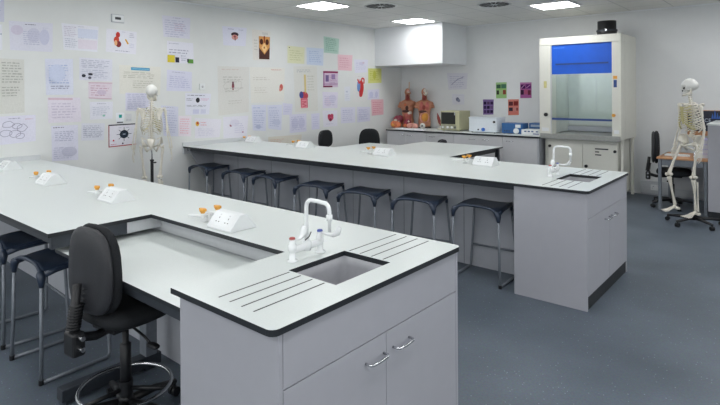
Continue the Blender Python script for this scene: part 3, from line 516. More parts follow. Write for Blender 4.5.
def sink(label, sx, sy):
    t = thing('sink', label, 'sink', (sum(sx)/2,sum(sy)/2,.65))
    w, d = (sx[1]-sx[0])/2, (sy[1]-sy[0])/2
    def ring(k, r, z):
        pts = []
        for cx, cy, a0 in ((1,1,0),(-1,1,90),(-1,-1,180),(1,-1,270)):
            for j in range(5):
                a = R(a0+22.5*j); pts.append((cx*(w*k-r)+r*math.cos(a), cy*(d*k-r)+r*math.sin(a), z))
        return pts
    m = MB(); m.loft([ring(1.1,.03,.2265),ring(1.0,.03,.2265),ring(.97,.035,.19),ring(.90,.05,.03),ring(.82,.06,.008),ring(.2,.02,.0)], 0, True, False)
    m.add(ring(.2,.02,0), [tuple(range(20))], 0)
    m.build('bowl', SINK, t)
    MB().lathe([(.0,.003),(.028,.003),(.03,.006),(.02,.006),(0,.005)], n=16).build('waste', CHROME, t)
sink('grey resin sink bowl sunk into the near worktop', (-1.66,-1.39), (1.502,1.853))
sink('grey resin sink bowl sunk into the far worktop', (-1.613,-1.343), (4.487,4.838))

def mixer():
    t = thing('mixer_tap', 'white swan neck mixer tap beside the near sink', 'tap', (-1.735,1.68,.9005), 0, 'white bench taps')
    for s, cm, nm in ((-1, REDC, 'hot'), (1, BLUEC, 'cold')):
        y = .087*s
        K = Matrix.Scale(.74,4,(0,0,1)); q = MB(); q.T = K
        p = q.lathe([(.0,0),(.025,0),(.025,.007),(.014,.01),(.014,.06),(.0185,.064),(.0185,.098),(.014,.102),(.014,.118),(.0,.118)], (0,y,0), 16).build('pillar', ENAM, t)
        q = MB(); q.T = K; q.lathe([(.0,.128),(.0135,.128),(.0135,.139),(.011,.142),(0,.142)], (0,y,0), 14).build('cap', cm, p)
        lv = MB(); lv.T = Matrix.Translation((0,0,-.031))
        if s > 0:
            c = (.012,y,.124); pts = [c,(.04,y+.008,.120),(.07,y+.012,.120),(.095,y+.016,.132),(.108,y+.018,.158)]
        else:
            c = (.004,y+.01,.124); pts = [c,(-.005,y+.045,.118),(-.008,y+.068,.128),(-.008,y+.078,.15),(-.006,y+.08,.172)]
        lv.tube(pts, [.007,.008,.014,.019,.012], 8, 0, flat=.8)
        lv.cyl((0,y,.116),(0,y,.129),.0135,14)
        lv.build('lever', ENAM, p)
    MB().cyl((0,-.087,.048),(0,.087,.048),.016,14).lathe([(0,.03),(.021,.03),(.023,.06),(.017,.078),(.0,.078)], (0,0,0), 16).build('bridge', ENAM, t)
    pts = [(0,0,.075),(0,0,.15),(0,0,.215)]+arc((.035,0,.225),.035,180,90,5)+[(.07,0,.26),(.1,0,.258)]+arc((.112,0,.226),.032,90,0,5)+[(.144,0,.215),(.144,0,.19)]
    MB().tube(pts, .0095, 12).build('spout', ENAM, t)
    MB().lathe([(.0,0),(.0075,0),(.0075,.045),(.013,.05),(.014,.075),(.0,.075)], (.144,0,.135), 14).build('nozzle', ENAM, t)
    MB().tube([(.012,-.02,.08),(.03,-.012,.098),(.018,.012,.112)], .0025, 6).build('chain', BLACK, t)
    dup(t, 'white swan neck mixer tap beside the far sink', (-1.688,4.645,.9005))
mixer()

def socket_boxes():
    spots = [(-2.44,1.785,'white twin socket box nearest the camera, by the cut-out'),
             (-3.68,1.73,'white twin socket box at the middle of the near bench'),
             (-4.80,1.71,'white twin socket box on the near bench, third along from the sink'),
             (-6.05,1.78,'white twin socket box at the poster wall end of the near bench'),
             (-2.46,4.885,'white twin socket box on the far bench nearest its sink'),
             (-3.78,4.93,'white twin socket box on the far bench in front of black chairs'),
             (-5.15,4.97,'white twin socket box on the far bench, second from the poster wall'),
             (-6.34,5.05,'white twin socket box on the far bench against the poster wall')]
    t = None
    for k, (x, y, l) in enumerate(spots):
        if t: dup(t, l, (x,y,.9008)); continue
        t = thing('socket_box', l, 'socket', (x,y,.9008), 0, 'bench socket boxes')
        prof = [(-.085,0),(-.083,.010),(-.022,.082),(.022,.084),(.082,.012),(.085,0)]
        MB().prism(prof, -.108, .108, axis='x').build('housing', SOCK, t, .004)
        m = MB(); n = Vector((0,-.072,.061)).normalized(); u = Vector((0,.061,.072)).normalized(); o = Vector((0,-.0525,.046))+n*.0008
        def rect(cx, cy, w, h, d, i):
            m.add([o+Vector((cx+sx*w/2,0,0))+u*(cy+sy*h/2)+n*d for sx, sy in ((-1,-1),(1,-1),(1,1),(-1,1))], [(0,1,2,3)], i)
        rect(0,0,.152,.078,.001,0)
        for s in (-1, 1):
            cx = .04*s
            rect(cx,.012,.006,.010,.0016,1); rect(cx-.012,-.012,.010,.005,.0016,1); rect(cx+.012,-.012,.010,.005,.0016,1)
            rect(cx+.024*s*0+.0,.03,.012,.007,.0018,2)
        m.build('face_plate', [ENAM, DOT, GREYC], t)
socket_boxes()

def gas_taps():
    spots = [(-2.665,1.79,'orange handled twin gas tap nearest the camera'),
             (-3.91,1.74,'orange handled twin gas tap at the middle of the near bench'),
             (-5.03,1.72,'orange handled twin gas tap on the near bench, third along from the sink'),
             (-2.70,4.90,'orange handled twin gas tap on the far bench nearest its sink'),
             (-4.02,4.96,'orange handled twin gas tap on the far bench in front of black chairs'),
             (-5.38,5.0,'orange handled twin gas tap on the far bench, second from the poster wall'),
             (-6.53,5.06,'orange handled twin gas tap on the far bench against the poster wall')]
    t = None
    for k, (x, y, l) in enumerate(spots):
        if t: dup(t, l, (x,y,.9008)); continue
        t = thing('gas_tap', l, 'gas tap', (x,y,.9008), 0, 'bench gas taps')
        MB().lathe([(0,0),(.03,0),(.03,.006),(.016,.012),(.015,.045),(.0,.047)], (0,0,0), 16).build('base', SOCK, t)
        for s in (-1, 1):
            b = MB().tube([(0,.008*s,.034),(.012,.04*s,.036),(.02,.05*s,.036)], .010, 8)
            b.tube([(.02,.05*s,.036),(-.03,.055*s,.034),(-.075,.06*s,.03),(-.105,.062*s,.027)], [.011,.009,.008,.006], 8)
            b.cyl((.02,.05*s,.03),(.02,.05*s,.055),.011,10).build('nozzle', SOCK, t)
            b = MB().lathe([(0,.055),(.012,.055),(.014,.062),(.019,.068),(.019,.080),(.012,.084),(0,.084)], (.02,.05*s,0), 12)
            b.cbox((.02,.05*s,.076),(.052,.016,.014)).build('handle', ORANGE, t)
gas_taps()

def bench_frames():
    # near bench: service spine, notch panels
    t = thing('service_spine', 'grey service panel running under the near bench', 'panel', (0,0,0))
    MB().box(XL+.02,-1.8645,1.745,1.765,.0005,.8775).build('front_panel', GREYP, t)
    MB().box(NX0-.11,-1.8645,1.742,1.7447,.782,.8775).build('upstand', WHITEP, t)
    MB().box(XL+.02,-1.8645,1.95,1.97,.0005,.8775).build('rear_panel', GREYP, t)
    MB().box(NX0-.05,NX0-.02,1.52,1.7415,.808,.8775).build('notch_side_panel', WHITEP, t)
    e = MB().box(NX0-.045,NX0-.015,1.105,1.52,.808,.8775).build('end_rail', DARKST, t)
    MB().cyl((NX0-.015,1.36,.845),(NX0-.011,1.36,.845),.011,14).build('bolt', CHROME, e)
    MB().box(XL+.02,NX0-.046,1.115,1.14,.83,.8775).build('front_rail', DARKST, t)
    for x in (-6.3,-5.2,-4.15): MB().box(x-.02,x+.02,1.145,1.744,.84,.8775).build('bracket', DARKST, t)
    t = thing('service_spine', 'grey service panel behind the row of stools', 'panel', (0,0,0))
    MB().box(XL+.02,-1.815,4.51,4.53,.0005,.8775).build('front_panel', GREYP, t)
    for x in (-6.0,-5.3,-4.6,-3.9,-3.2,-2.5): MB().box(x-.002,x+.002,4.5085,4.5098,.005,.87).build('panel_joint', DARKST, t)
    MB().box(XL+.02,-1.815,4.13,4.155,.835,.8775).build('front_rail', DARKST, t)
    m = MB(); m.prism([(4.10,.8775),(4.508,.8775),(4.508,.30),(4.47,.30)], -6.60, -6.575, axis='x'); m.build('end_bracket', GREYP, t)
    MB().box(XL+.02,-1.815,4.9,4.92,.0005,.8775).build('rear_panel', GREYP, t)
    for x in (-5.2,-3.7,-2.5): MB().box(x-.02,x+.02,4.156,4.5,.845,.8775).build('bracket', DARKST, t)
bench_frames()

def low_table():
    t = thing('height_adjustable_table', 'white low table with dark steel frame set into the bench cut-out', 'table', (-2.55,1.45,0))
    m = MB().prism([(-.655,-.289),(.64,-.289),(.64,.285),(-.655,.285)], .762, .78, 0, 1); m.build('tabletop', [TOP, BLACK], t)
    MB().box(-.55,.62,-.25,-.21,.695,.761).box(-.55,.62,.2,.24,.695,.761).build('frame', DARKST, t, .003)
    for x in (-.47,.56):
        MB().box(x-.035,x+.035,-.34,.22,.02,.085).box(x-.03,x+.03,-.32,-.26,.0005,.02).box(x-.03,x+.03,.12,.2,.0005,.02).build('foot', DARKST, t, .004)
        MB().box(x-.04,x+.04,.12,.19,.0855,.694).build('leg', STEEL, t, .004)
        MB().box(x-.03,x+.03,-.2,.19,.695,.76).build('side_rail', DARKST, t, .003)
low_table()

# ------------------------------------------------------------------ stools
def stools():
    t = thing('lab_stool', 'x', 'stool', (0,0,0), 0, 'navy seated lab stools')
    NU, NV = 24, 16; D = .19
    def sp(i, j, dz):
        u = -1+2*i/NU; v = -1+2*j/NV; f = ((1-v)/2)**3; g = ((1+v)/2)**2
        w = .212-.016*(1+v)
        z = .634+f*(.033-.046*u*u*u*u)+g*.006+.010*u*u*(1-f)
        side = abs(u)**5*(.010*(1-v*v))
        y = v*D+(.018*(1-u*u) if v < 0 else 0)*f
        return (u*w, y, z+side+dz)
    m = MB(); n1 = NU+1
    top = [sp(i, j, 0) for j in range(NV+1) for i in range(n1)]; bot = [sp(i, j, -.016) for j in range(NV+1) for i in range(n1)]
    o = len(top); fs = []
    for j in range(NV):
        for i in range(NU):
            a = j*n1+i; fs.append((a, a+1, a+n1+1, a+n1)); fs.append((o+a, o+a+n1, o+a+n1+1, o+a+1))
    b = [i for i in range(n1)]+[j*n1+NU for j in range(1, NV+1)]+[NV*n1+i for i in range(NU-1, -1, -1)]+[j*n1 for j in range(NV-1, 0, -1)]
    for k in range(len(b)):
        p, q = b[k], b[(k+1) % len(b)]; fs.append((p, o+p, o+q, q))
    m.add(top+bot, fs, 0, True)
    m.tube([(lambda p: (p[0], p[1], p[2]))(sp(i, 0, -.012)) for i in range(NU+1)], .0125, 8)
    for sx in (-1, 1):
        m.tube([(sx*.165,-.178,.634),(sx*.198,-.186,.614),(sx*.2095,-.187,.590),(sx*.211,-.1875,.545)], [.012,.026,.023,.0135], 10)
        m.tube([(sx*.205,-.17,.612),(sx*.205,-.10,.624),(sx*.195,.0,.627),(sx*.182,.16,.628)], [.02,.014,.012,.012], 8)
        m.tube([(sx*.165,.165,.632),(sx*.176,.175,.614),(sx*.1785,.177,.585)], [.012,.017,.0135], 8)
    m.build('seat', NAVY, t)
    for sx in (-1, 1):
        top = lambda sy: (sx*.2105, -.1872, .56) if sy < 0 else (sx*.178, .1765, .605)
        MB().tube([top(-1),(sx*.2165,-.191,.3),(sx*.2265,-.198,.012)], .0115, 8).build('leg', STEEL, t)
        b = [(sx*.2265,.17,.012),(sx*.2262,.186,.018),(sx*.2255,.193,.04),(sx*.222,.192,.1)]
        MB().tube([top(1),(sx*.198,.185,.36)]+b[::-1][:3], .0115, 8).build('leg', STEEL, t)
        MB().tube([(sx*.2265,-.198,.012),(sx*.2265,.0,.0115),(sx*.2265,.17,.012),(sx*.2262,.184,.017)], .011, 8).build('floor_runner', STEEL, t)
        MB().cyl((sx*.2265,-.198,.0005),(sx*.2265,-.198,.028),.0145,10).build('foot_cap', BPLAS, t)
    MB().tube([(-.2165,.188,.215),(.2165,.188,.215)], .009, 8).build('stretcher', STEEL, t)
    row = [(-6.28,4.25,-.10),(-5.47,4.22,-.08),(-4.84,4.20,-.14),(-4.03,4.12,.05),(-3.40,4.13,.05),(-2.77,4.19,.04),(-2.18,4.30,-.05)]
    nm = ['navy lab stool nearest the poster wall in the far bench row','second navy lab stool from the poster wall','third navy lab stool from the poster wall',
          'navy lab stool in the middle of the row of seven','navy lab stool seen above the mixer tap, third from the far sink','navy lab stool second from the far sink cabinet',
          'navy lab stool right beside the far sink cabinet, legs seen to the floor']
    for k, (x, y, a) in enumerate(row):
        s = t if k == 0 else copy_tree(t)
        s.location = (x,y,.0005); s.rotation_euler = (0,0,a+.09); s['label'] = nm[k]
    near = [(-3.54,1.315,.02,'navy lab stool under the near bench, just behind the black swivel chair'),
            (-4.18,1.33,-.04,'navy lab stool under the near bench, cut by the left edge of view'),
            ]
    for x, y, a, l in near: dup(t, l, (x,y,.0005), a)
stools()

# ------------------------------------------------------------------ office chairs (face +y)
def office_chair(label, loc, rz, seat_z=.47, back_w=.42, back_h=.46, ring=False, seat_s=1., off=0., drop=0., group='black swivel chairs', chrome_base=False):
    t = thing('swivel_chair', label, 'chair', loc, rz, group)
    arms = MB()
    for k in range(5):
        a = 2*PI*k/5+.3; d = Vector((math.cos(a),math.sin(a),0))
        arms.tube([d*.03+Vector((0,0,.105)), d*.16+Vector((0,0,.1)), d*.29+Vector((0,0,.075))], [.027,.022,.016], 8, flat=.8)
    arms.lathe([(0,.06),(.035,.06),(.035,.13),(.028,.14),(0,.14)])
    base = arms.build('star_base', CHROME if chrome_base else BPLAS, t)
    for k in range(5):
        a = 2*PI*k/5+.3; d = Vector((math.cos(a),math.sin(a),0))*.285; n = Vector((-math.sin(a),math.cos(a),0))
        m = MB()
        for s in (-1, 1):
            c = d+n*.014*s+Vector((0,0,.0255)); m.cyl(c-n*.008, c+n*.008, .025, 12)
        m.cyl(d+Vector((0,0,.03)), d+Vector((0,0,.07)), .008, 8); m.build('caster', BPLAS, base)
    col = MB().lathe([(0,.13),(.027,.13),(.027,seat_z-.17),(.02,seat_z-.165),(.016,seat_z-.16),(.016,seat_z-.06),(0,seat_z-.06)], n=16).build('gas_column', BPLAS, t)
    if ring:
        z = ring; m = MB().tube([(.215*math.cos(2*PI*i/36), .215*math.sin(2*PI*i/36), z) for i in range(36)], .0095, 8, closed=True)
        m.build('foot_ring', CHROME, t)
        m = MB()
        for k in range(3):
            a = 2*PI*k/3+.5; m.tube([(.028*math.cos(a),.028*math.sin(a),z-.01),(.209*math.cos(a),.209*math.sin(a),z-.004)], .011, 8)
        m.cyl((0,0,z-.04),(0,0,z+.03),.034,14); m.build('ring_spokes', BPLAS, t)
    MB().box(-.09,.09,-.12,.12,seat_z-.065,seat_z-.035).build('mechanism', BPLAS, t, .006)
    MB().pad((0,.02,seat_z+.005), .46*seat_s, .44*seat_s, .085*seat_s, e=3.2, axis='z').build('seat', FABRIC, t)
    m = MB().tube([(.06,-.02,seat_z-.05),(.2,-.03,seat_z-.075),(.25,-.04,seat_z-.085)], [.006,.006,.006], 8).pad((.285,-.045,seat_z-.09), .075, .022, .03, axis='y', n=16); m.build('lever', BPLAS, t)
    bz = seat_z+.115-drop+back_h/2; by = -.215+off
    b = MB().pad((0,by+.02,bz), back_w, back_h, .055, e=3.0, bow=.35, taper=.14).build('backrest', FABRIC, t)
    m = MB().pad((0,by-.018,bz), back_w*.97, back_h*.97, .045, e=3.0, bow=.35, taper=.14)
    for k in range(4): m.tube([(-back_w*.33+.02*k,by-.038+.012,bz-back_h*.15-.022*k),(0,by-.041,bz-back_h*.2-.024*k),(back_w*.33-.02*k,by-.038+.012,bz-back_h*.15-.022*k)], .0035, 6)
    m.build('back_shell', SHELL, b)
    K = Matrix.Translation((0,off,0))
    q_ = MB(); q_.T = K; q_.tube([(0,-.08,seat_z-.06),(0,-.2,seat_z-.07),(0,-.29,seat_z-.045),(0,-.305,seat_z+.03),(0,-.285,seat_z+.2)], [.02,.022,.024,.022,.02], 8).build('back_bar', BPLAS, t)
    m = MB(); m.T = K
    for k in range(9): m.lathe([(.022,0),(.034,.006),(.022,.012)], (0,-.305+.002*k,seat_z+.0+.0125*k), 10)
    m.build('bellows', BPLAS, t)
    q_ = MB(); q_.T = K; q_.box(-.045,.045,-.33,-.27,seat_z-.12,seat_z-.01).build('back_bracket', BPLAS, t, .012)
    for q in (.03,.08):
        m = MB(); m.T = K; m.cyl((.0452,-.3,seat_z-q),(.073,-.3,seat_z-q),.011,10).build('knob', CHROME, t)
    return t
office_chair('black swivel chair with a chrome foot ring pulled up to the low table', (-2.605,1.265,.0005), R(7), seat_z=.565, back_w=.385, back_h=.42, ring=.185, seat_s=.88, off=.045, drop=.075)
office_chair('black swivel chair at the far tables with its rounded back fully visible', (-5.95,7.4,.0005), R(-128), seat_z=.44, back_h=.42, back_w=.42)
office_chair('black swivel chair at the far tables seen side on', (-6.12,6.62,.0005), R(-80), seat_z=.58, back_h=.30, back_w=.40)
office_chair('black swivel chair showing only its top behind the far table', (-5.04,8.13,.0005), R(90), seat_z=.40, back_h=.28, back_w=.30, off=.10, seat_s=.8)
office_chair('black swivel chair tucked under the wooden desk', (-1.43,8.52,.0005), R(-82), seat_z=.49, back_h=.46, back_w=.44)

# ------------------------------------------------------------------ far tables
def tables():
    def tab(label, x0, x1, y0, y1, seam=False):
        t = thing('classroom_table', label, 'table', ((x0+x1)/2,(y0+y1)/2,0), 0, 'white classroom tables'); w, d = (x1-x0)/2, (y1-y0)/2
        MB().prism([(-w,-d),(w,-d),(w,d),(-w,d)], .728, .75, 0, 1).build('tabletop', [TOP, BLACK], t)
        MB().box(-w+.05,w-.05,-d+.05,-d+.08,.67,.727).box(-w+.05,w-.05,d-.08,d-.05,.67,.727).box(-w+.05,-w+.08,-d+.081,d-.081,.67,.727).box(w-.08,w-.05,-d+.081,d-.081,.67,.727).build('frame', BLACK, t)
        for sx in (-1, 1):
            for sy in (-1, 1):
                x, y = sx*(w-.04), sy*(d-.12); MB().box(x-.028,x+.028,y-.028,y+.028,.0005,.727).build('leg', BLACK, t, .004)
    tab('white table with black legs in front of the back counter', -5.2, -3.72, 6.28, 7.99)
    tab('white table behind the far bench, near the two black chairs', -5.86, -5.204, 6.28, 7.22)
tables()

# ------------------------------------------------------------------ back counter
def counter():
    yf = 8.43
    o = MB().prism([(-6.405,yf-.012),(-3.292,yf-.012),(-3.292,YB-.002),(-6.405,YB-.002)], .872, .9, 0, 1).build('counter_worktop', [TOP, BLACK])
    tag(o, 'long pale counter worktop with dark edge carrying the anatomy models', 'worktop')
    def unit(label, x0, x1, handles, gap=None):
        t = thing('base_cabinet', label, 'cabinet', (x0,yf,0), 0, 'grey base cabinets under the back counter'); w = x1-x0
        MB().box(.001,w-.001,.022,.56,.1,.871).build('carcass', GREYP, t)
        MB().box(.001,w-.001,.06,.56,.0005,.0995).build('plinth', DARKV, t)
        ds = [(.002,w-.002)] if gap is None else [(.002,gap-x0-.0015),(gap-x0+.0015,w-.002)]
        for (a, b), hx in zip(ds, handles):
            d = MB().box(a,b,0,.018,.105,.868).build('door', GREYC, t, .001)
            MB().tube([(hx-x0-.055,-.0005,.8),(hx-x0-.055,-.025,.8),(hx-x0,-.03,.8),(hx-x0+.055,-.025,.8),(hx-x0+.055,-.0005,.8)], .006, 8).build('handle', CHROME, d)
    unit('grey two door base cabinet beneath the torso models', -6.385, -5.46, (-6.03,-5.83), -5.93)
    unit('grey single door base cabinet beneath the olive oven left half', -5.458, -4.87, (-5.33,))
    unit('grey two door base cabinet beneath the white water bath', -4.868, -3.93, (-4.5,-4.24), -4.39)
    unit('grey single door base cabinet beneath the blue instruments', -3.928, -3.33, (-3.8,))
    tag(MB().box(-3.328,-3.305,yf-.002,9.2,.0005,.871).build('end_panel', GREYP, None, .001), 'grey end panel closing the counter beside the fume cupboard', 'panel')
counter()

# ------------------------------------------------------------------ anatomy models
def torso(label, x, y, rz, variant):
    t = thing('torso_model', label, 'torso model', (x,y,.9005), rz, 'human torso models')
    MB().box(-.13,.13,-.10,.10,0,.018).build('base', BPLAS if variant else FLESH, t, .004)
    secs = [(.018,.115,.085,0),(.06,.125,.09,0),(.14,.128,.092,0),(.24,.112,.082,0),(.34,.122,.088,0),(.44,.150,.098,.005),(.50,.160,.092,.01),(.535,.145,.075,.012),(.56,.095,.06,.012),(.58,.055,.052,.01),(.64,.048,.05,0),(.67,.05,.052,-.005)]
    n = 24; rings = []
    for z, rx, ry, cy in secs:
        rings.append([(rx*math.copysign(abs(math.cos(2*PI*i/n))**.85, math.cos(2*PI*i/n)), cy+ry*math.copysign(abs(math.sin(2*PI*i/n))**.85, math.sin(2*PI*i/n)), z) for i in range(n)])
    m = MB().loft(rings)
    for s in (-1, 1): m.ell((s*.138,.01,.475),(.048,.06,.065)); m.cyl((s*.158,.01,.46),(s*.172,.01,.405),.038,14)
    m.build('body', FLESH, t)
    hd = MB().ell((0,.0,.725),(.062,.082,.09),0,18,12, lambda p: Vector((p.x*(1-.18*max(0,-p.z)), p.y, p.z))).ell((0,-.082,.715),(.012,.016,.02)).ell((.062,.005,.715),(.008,.016,.022)).build('head', FLESH, t)
    if variant == 0:
        MB().ell((.01,-.032,.742),(.046,.055,.05)).build('brain', PINKM, hd); MB().ell((.012,-.066,.735),(.034,.022,.018)).build('skull_slice', BONE, hd)
        MB().ell((0,-.05,.67),(.026,.026,.05)).build('jaw_muscle', FLESHD, hd)
    else:
        MB().ell((.012,-.03,.728),(.052,.06,.078)).build('skull', BONE, hd); 
        for s in (-1,1): MB().ell((.012+.022*s,-.086,.735),(.01,.008,.011)).build('eye', CRIM, hd)
    MB().tube([(0,-.05,.665),(0,-.056,.61),(0,-.066,.56)], [.024,.02,.018], 10).tube([(.022,-.04,.66),(.028,-.05,.6),(.03,-.06,.56)], .009, 8).tube([(-.022,-.04,.66),(-.028,-.05,.6),(-.03,-.06,.56)], .009, 8).build('neck_muscle', FLESHD, t)
    for s in (-1, 1):
        if variant: MB().ell((s*.055,-.062,.44),(.05,.045,.095),0,14,10).build('lung', ROSE, t)
        else: MB().ell((s*.065,-.062,.47),(.058,.045,.052)).build('breast', FLESH, t); 
    if variant == 0: MB().ell((-.05,-.09,.47),(.03,.02,.03)).build('chest_muscle', ORGO, t)
    MB().ell((-.01,-.094,.42 if variant else .40),(.034,.03,.05)).build('heart', FLESHD if variant else LIVER, t)
    MB().ell((-.03,-.065,.335),(.085,.04,.034)).build('liver', LIVER, t)
    if variant:
        MB().ell((.012,-.072,.215),(.075,.045,.092)).build('intestine', YELO, t)
        MB().tube([(.085*math.cos(a),-.075+.01*math.sin(a*3),.215+.105*math.sin(a)) for a in [2*PI*i/24 for i in range(24)]], .015, 8, closed=True).build('colon', PINKM, t)
        MB().ell((.03,-.1,.275),(.045,.022,.03)).build('stomach', YELO, t)
    else:
        MB().ell((.045,-.07,.30),(.05,.03,.04)).build('stomach', BONE, t)
        m = MB()
        for k in range(6): m.tube([(-.07+.012*(k%2),-.085,.26-.028*k),(-.02,-.103,.268-.028*k),(.03,-.103,.252-.028*k),(.072,-.085,.262-.028*k)], .016, 8)
        m.build('intestine', ROSE, t)
        MB().tube([(.03,.03,.80),(.033,.035,.86),(.034,.037,.95)], .0065, 8).build('support_rod', YELO, t)
    return t
torso('brown torso model with a yellow rod rising from its head', -6.40, 9.17, R(32), 0)
torso('torso model with a bare white skull face and yellow stomach', -5.98, 9.17, R(32), 1)

def organ_models():
    def lump(name, label, x, y, parts, s=1.12):
        t = thing(name, label, 'organ model', (x,y,.9005), R(30), 'organ models in front of the torsos')
        for nm, kind, m_ in parts:
            mb = MB(); mb.T = Matrix.Scale(s, 4)
            for c, r in kind: mb.ell(c, r, 0, 14, 10)
            mb.build(nm, m_, t)
    lump('organ_model', 'dark crimson lung model standing at the left end of the counter', -6.52, 8.97, [('lobe', [((0,0,.11),(.085,.06,.11)),((.05,0,.16),(.06,.05,.07))], CRIM), ('vessel', [((.0,-.055,.09),(.02,.012,.02)),((.03,-.05,.11),(.016,.012,.016))], BONE)])
    lump('organ_model', 'glossy orange heart model at the front left of the counter', -6.43, 8.76, [('muscle', [((0,0,.07),(.085,.06,.07)),((.06,0,.06),(.06,.05,.055))], ORGO), ('fat_patch', [((-.03,-.045,.06),(.03,.022,.028))], YELO), ('vessel', [((.01,0,.14),(.03,.03,.03))], BONE)])
    lump('organ_model', 'crimson and orange heart model in front of the rod torso', -6.22, 8.90, [('muscle', [((0,0,.085),(.07,.055,.085))], CRIM), ('fat_patch', [((-.03,-.04,.05),(.045,.022,.035))], ORGO), ('vessel', [((.025,-.03,.12),(.022,.025,.022))], BONE)])
    lump('organ_model', 'smooth pink organ model left of its pink twin', -6.09, 8.80, [('lobe', [((0,0,.05),(.055,.05,.05)),((.03,.01,.06),(.04,.04,.04))], PINKM)])
    lump('organ_model', 'smooth pink organ model beside the eyeball model', -5.95, 8.80, [('lobe', [((0,0,.048),(.055,.05,.048)),((-.03,0,.055),(.04,.04,.042))], PINKM)])
    t = thing('eyeball_model', 'white eyeball model with a dark pupil in front of the skull faced torso', 'organ model', (-5.80,8.82,.9005), R(30), 'organ models in front of the torsos')
    MB().ell((0,0,.065),(.055,.055,.055)).build('eyeball', BONEW, t); MB().ell((-.005,-.052,.066),(.02,.008,.02)).build('pupil', BPLAS, t); MB().lathe([(0,0),(.035,0),(.03,.012),(0,.014)]).build('base', BONE, t)
    t = thing('muscle_model', 'slim cream stand holding a red pointed muscle model, left of the oven', 'organ model', (-5.52,8.99,.9005), R(30))
    MB().lathe([(0,0),(.05,0),(.05,.02),(.012,.03),(.012,.1),(0,.1)]).build('base', BONE, t)
    MB().tube([(.03,0,.07),(.01,0,.14),(-.012,0,.22),(-.035,0,.32)], [.012,.032,.03,.004], 10).build('muscle', FLESHD, t)
    MB().tube([(-.01,.01,.09),(-.03,.01,.16),(-.02,.01,.2)], [.014,.02,.008], 8).build('bone', BONE, t)
    t = thing('tray', 'flat white tray along the counter front below the pink organ models', 'tray', (-5.92,8.60,.9005))
    MB().box(-.34,.34,-.05,.05,0,.006).box(-.34,.34,-.05,-.044,.006,.022).box(-.34,.34,.044,.05,.006,.022).box(-.34,-.334,-.044,.044,.006,.022).box(.334,.34,-.044,.044,.006,.022).build('shell', SOCK, t)
organ_models()

def counter_equipment():
    t = thing('drying_oven', 'olive green laboratory oven with a dark window on the counter', 'oven', (-5.31,8.70,.9005))
    MB().box(0,.40,0,.42,.015,.375).box(.02,.06,.02,.06,0,.015).box(.34,.38,.02,.06,0,.015).box(.02,.06,.36,.4,0,.015).box(.34,.38,.36,.4,0,.015).build('case', OLIVE, t, .008)
    d = MB().box(.012,.34,-.012,-.0005,.12,.365).build('door', OLIVE, t, .004)
    MB().box(.02,.325,-.014,-.0122,.13,.35).build('window', OVWIN, d)
    MB().box(.31,.33,-.03,-.0145,.30,.35).build('catch', CHROME, d)
    p = MB().box(.012,.34,-.006,-.0005,.03,.115).build('control_panel', OVPAN, t)
    for x in (.06,.16,.25): MB().cyl((x,-.0062,.07),(x,-.026,.07),.02,14).build('knob', SOCK, p)
    MB().box(.30,.33,-.02,-.0062,.05,.09).build('switch', BPLAS, p)
    t = thing('water_bath', 'pale blue white water bath box with a blue knob', 'water bath', (-4.69,8.66,.9005))
    MB().box(0,.54,0,.36,.012,.255).build('case', BATHW, t, .01)
    MB().box(-.006,.546,-.006,.366,.2555,.275).build('lid', BATHW, t, .006)
    MB().cyl((.29,-.0005,.06),(.29,-.025,.06),.032,18).build('dial_knob', KNOBB, t); MB().cyl((.19,-.0005,.055),(.19,-.012,.055),.014,12).build('power_switch', DOT, t)
    MB().box(.04,.06,.02,.05,0,.012).box(.48,.50,.02,.05,0,.012).box(.04,.06,.3,.33,0,.012).box(.48,.50,.3,.33,0,.012).build('foot', BPLAS, t)
    MB().cyl((.50,-.0005,.2),(.50,-.02,.2),.02,14).build('tap_fitting', BPLAS, t); 
    t = thing('power_supply', 'dark blue power supply with a white round dial', 'power supply', (-4.08,8.72,.9005))
    MB().box(0,.38,0,.25,.008,.185).box(.02,.05,.02,.05,0,.008).box(.33,.36,.02,.05,0,.008).box(.02,.05,.2,.23,0,.008).box(.33,.36,.2,.23,0,.008).build('case', INSTB, t, .006)
    MB().cyl((.27,-.0005,.055),(.27,-.02,.055),.048,20).build('dial', SOCK, t); MB().box(.25,.345,-.002,-.0005,.11,.165).build('meter', SOCK, t)
    m = MB()
    for x in (.06,.10,.14): m.cyl((x,-.0005,.05),(x,-.012,.05),.01,10)
    m.build('terminal', DOT, t)
    t = thing('power_supply', 'blue power supply half hidden behind the white meter', 'power supply', (-3.68,8.95,.9005))
    MB().box(0,.33,0,.25,.008,.185).box(.02,.05,.02,.05,0,.008).box(.28,.31,.02,.05,0,.008).box(.02,.05,.2,.23,0,.008).box(.28,.31,.2,.23,0,.008).build('case', INSTB, t, .006)
    MB().box(.03,.2,-.002,-.0005,.12,.16).build('scale', mat('pale_scale','9fb0c4',.5), t)
    t = thing('white_meter', 'low white meter box with dark buttons beside the fume cupboard', 'meter', (-3.67,8.60,.9005))
    MB().box(0,.35,0,.28,.006,.095).box(.02,.33,.02,.26,0,.006).build('case', SOCK, t, .006)
    m = MB()
    for x in (.05,.11,.17,.25): m.box(x,x+.04,-.002,-.0005,.055,.075)
    m.box(.2,.3,-.002,-.0005,.02,.035); m.build('button', DBLUE, t)
counter_equipment()

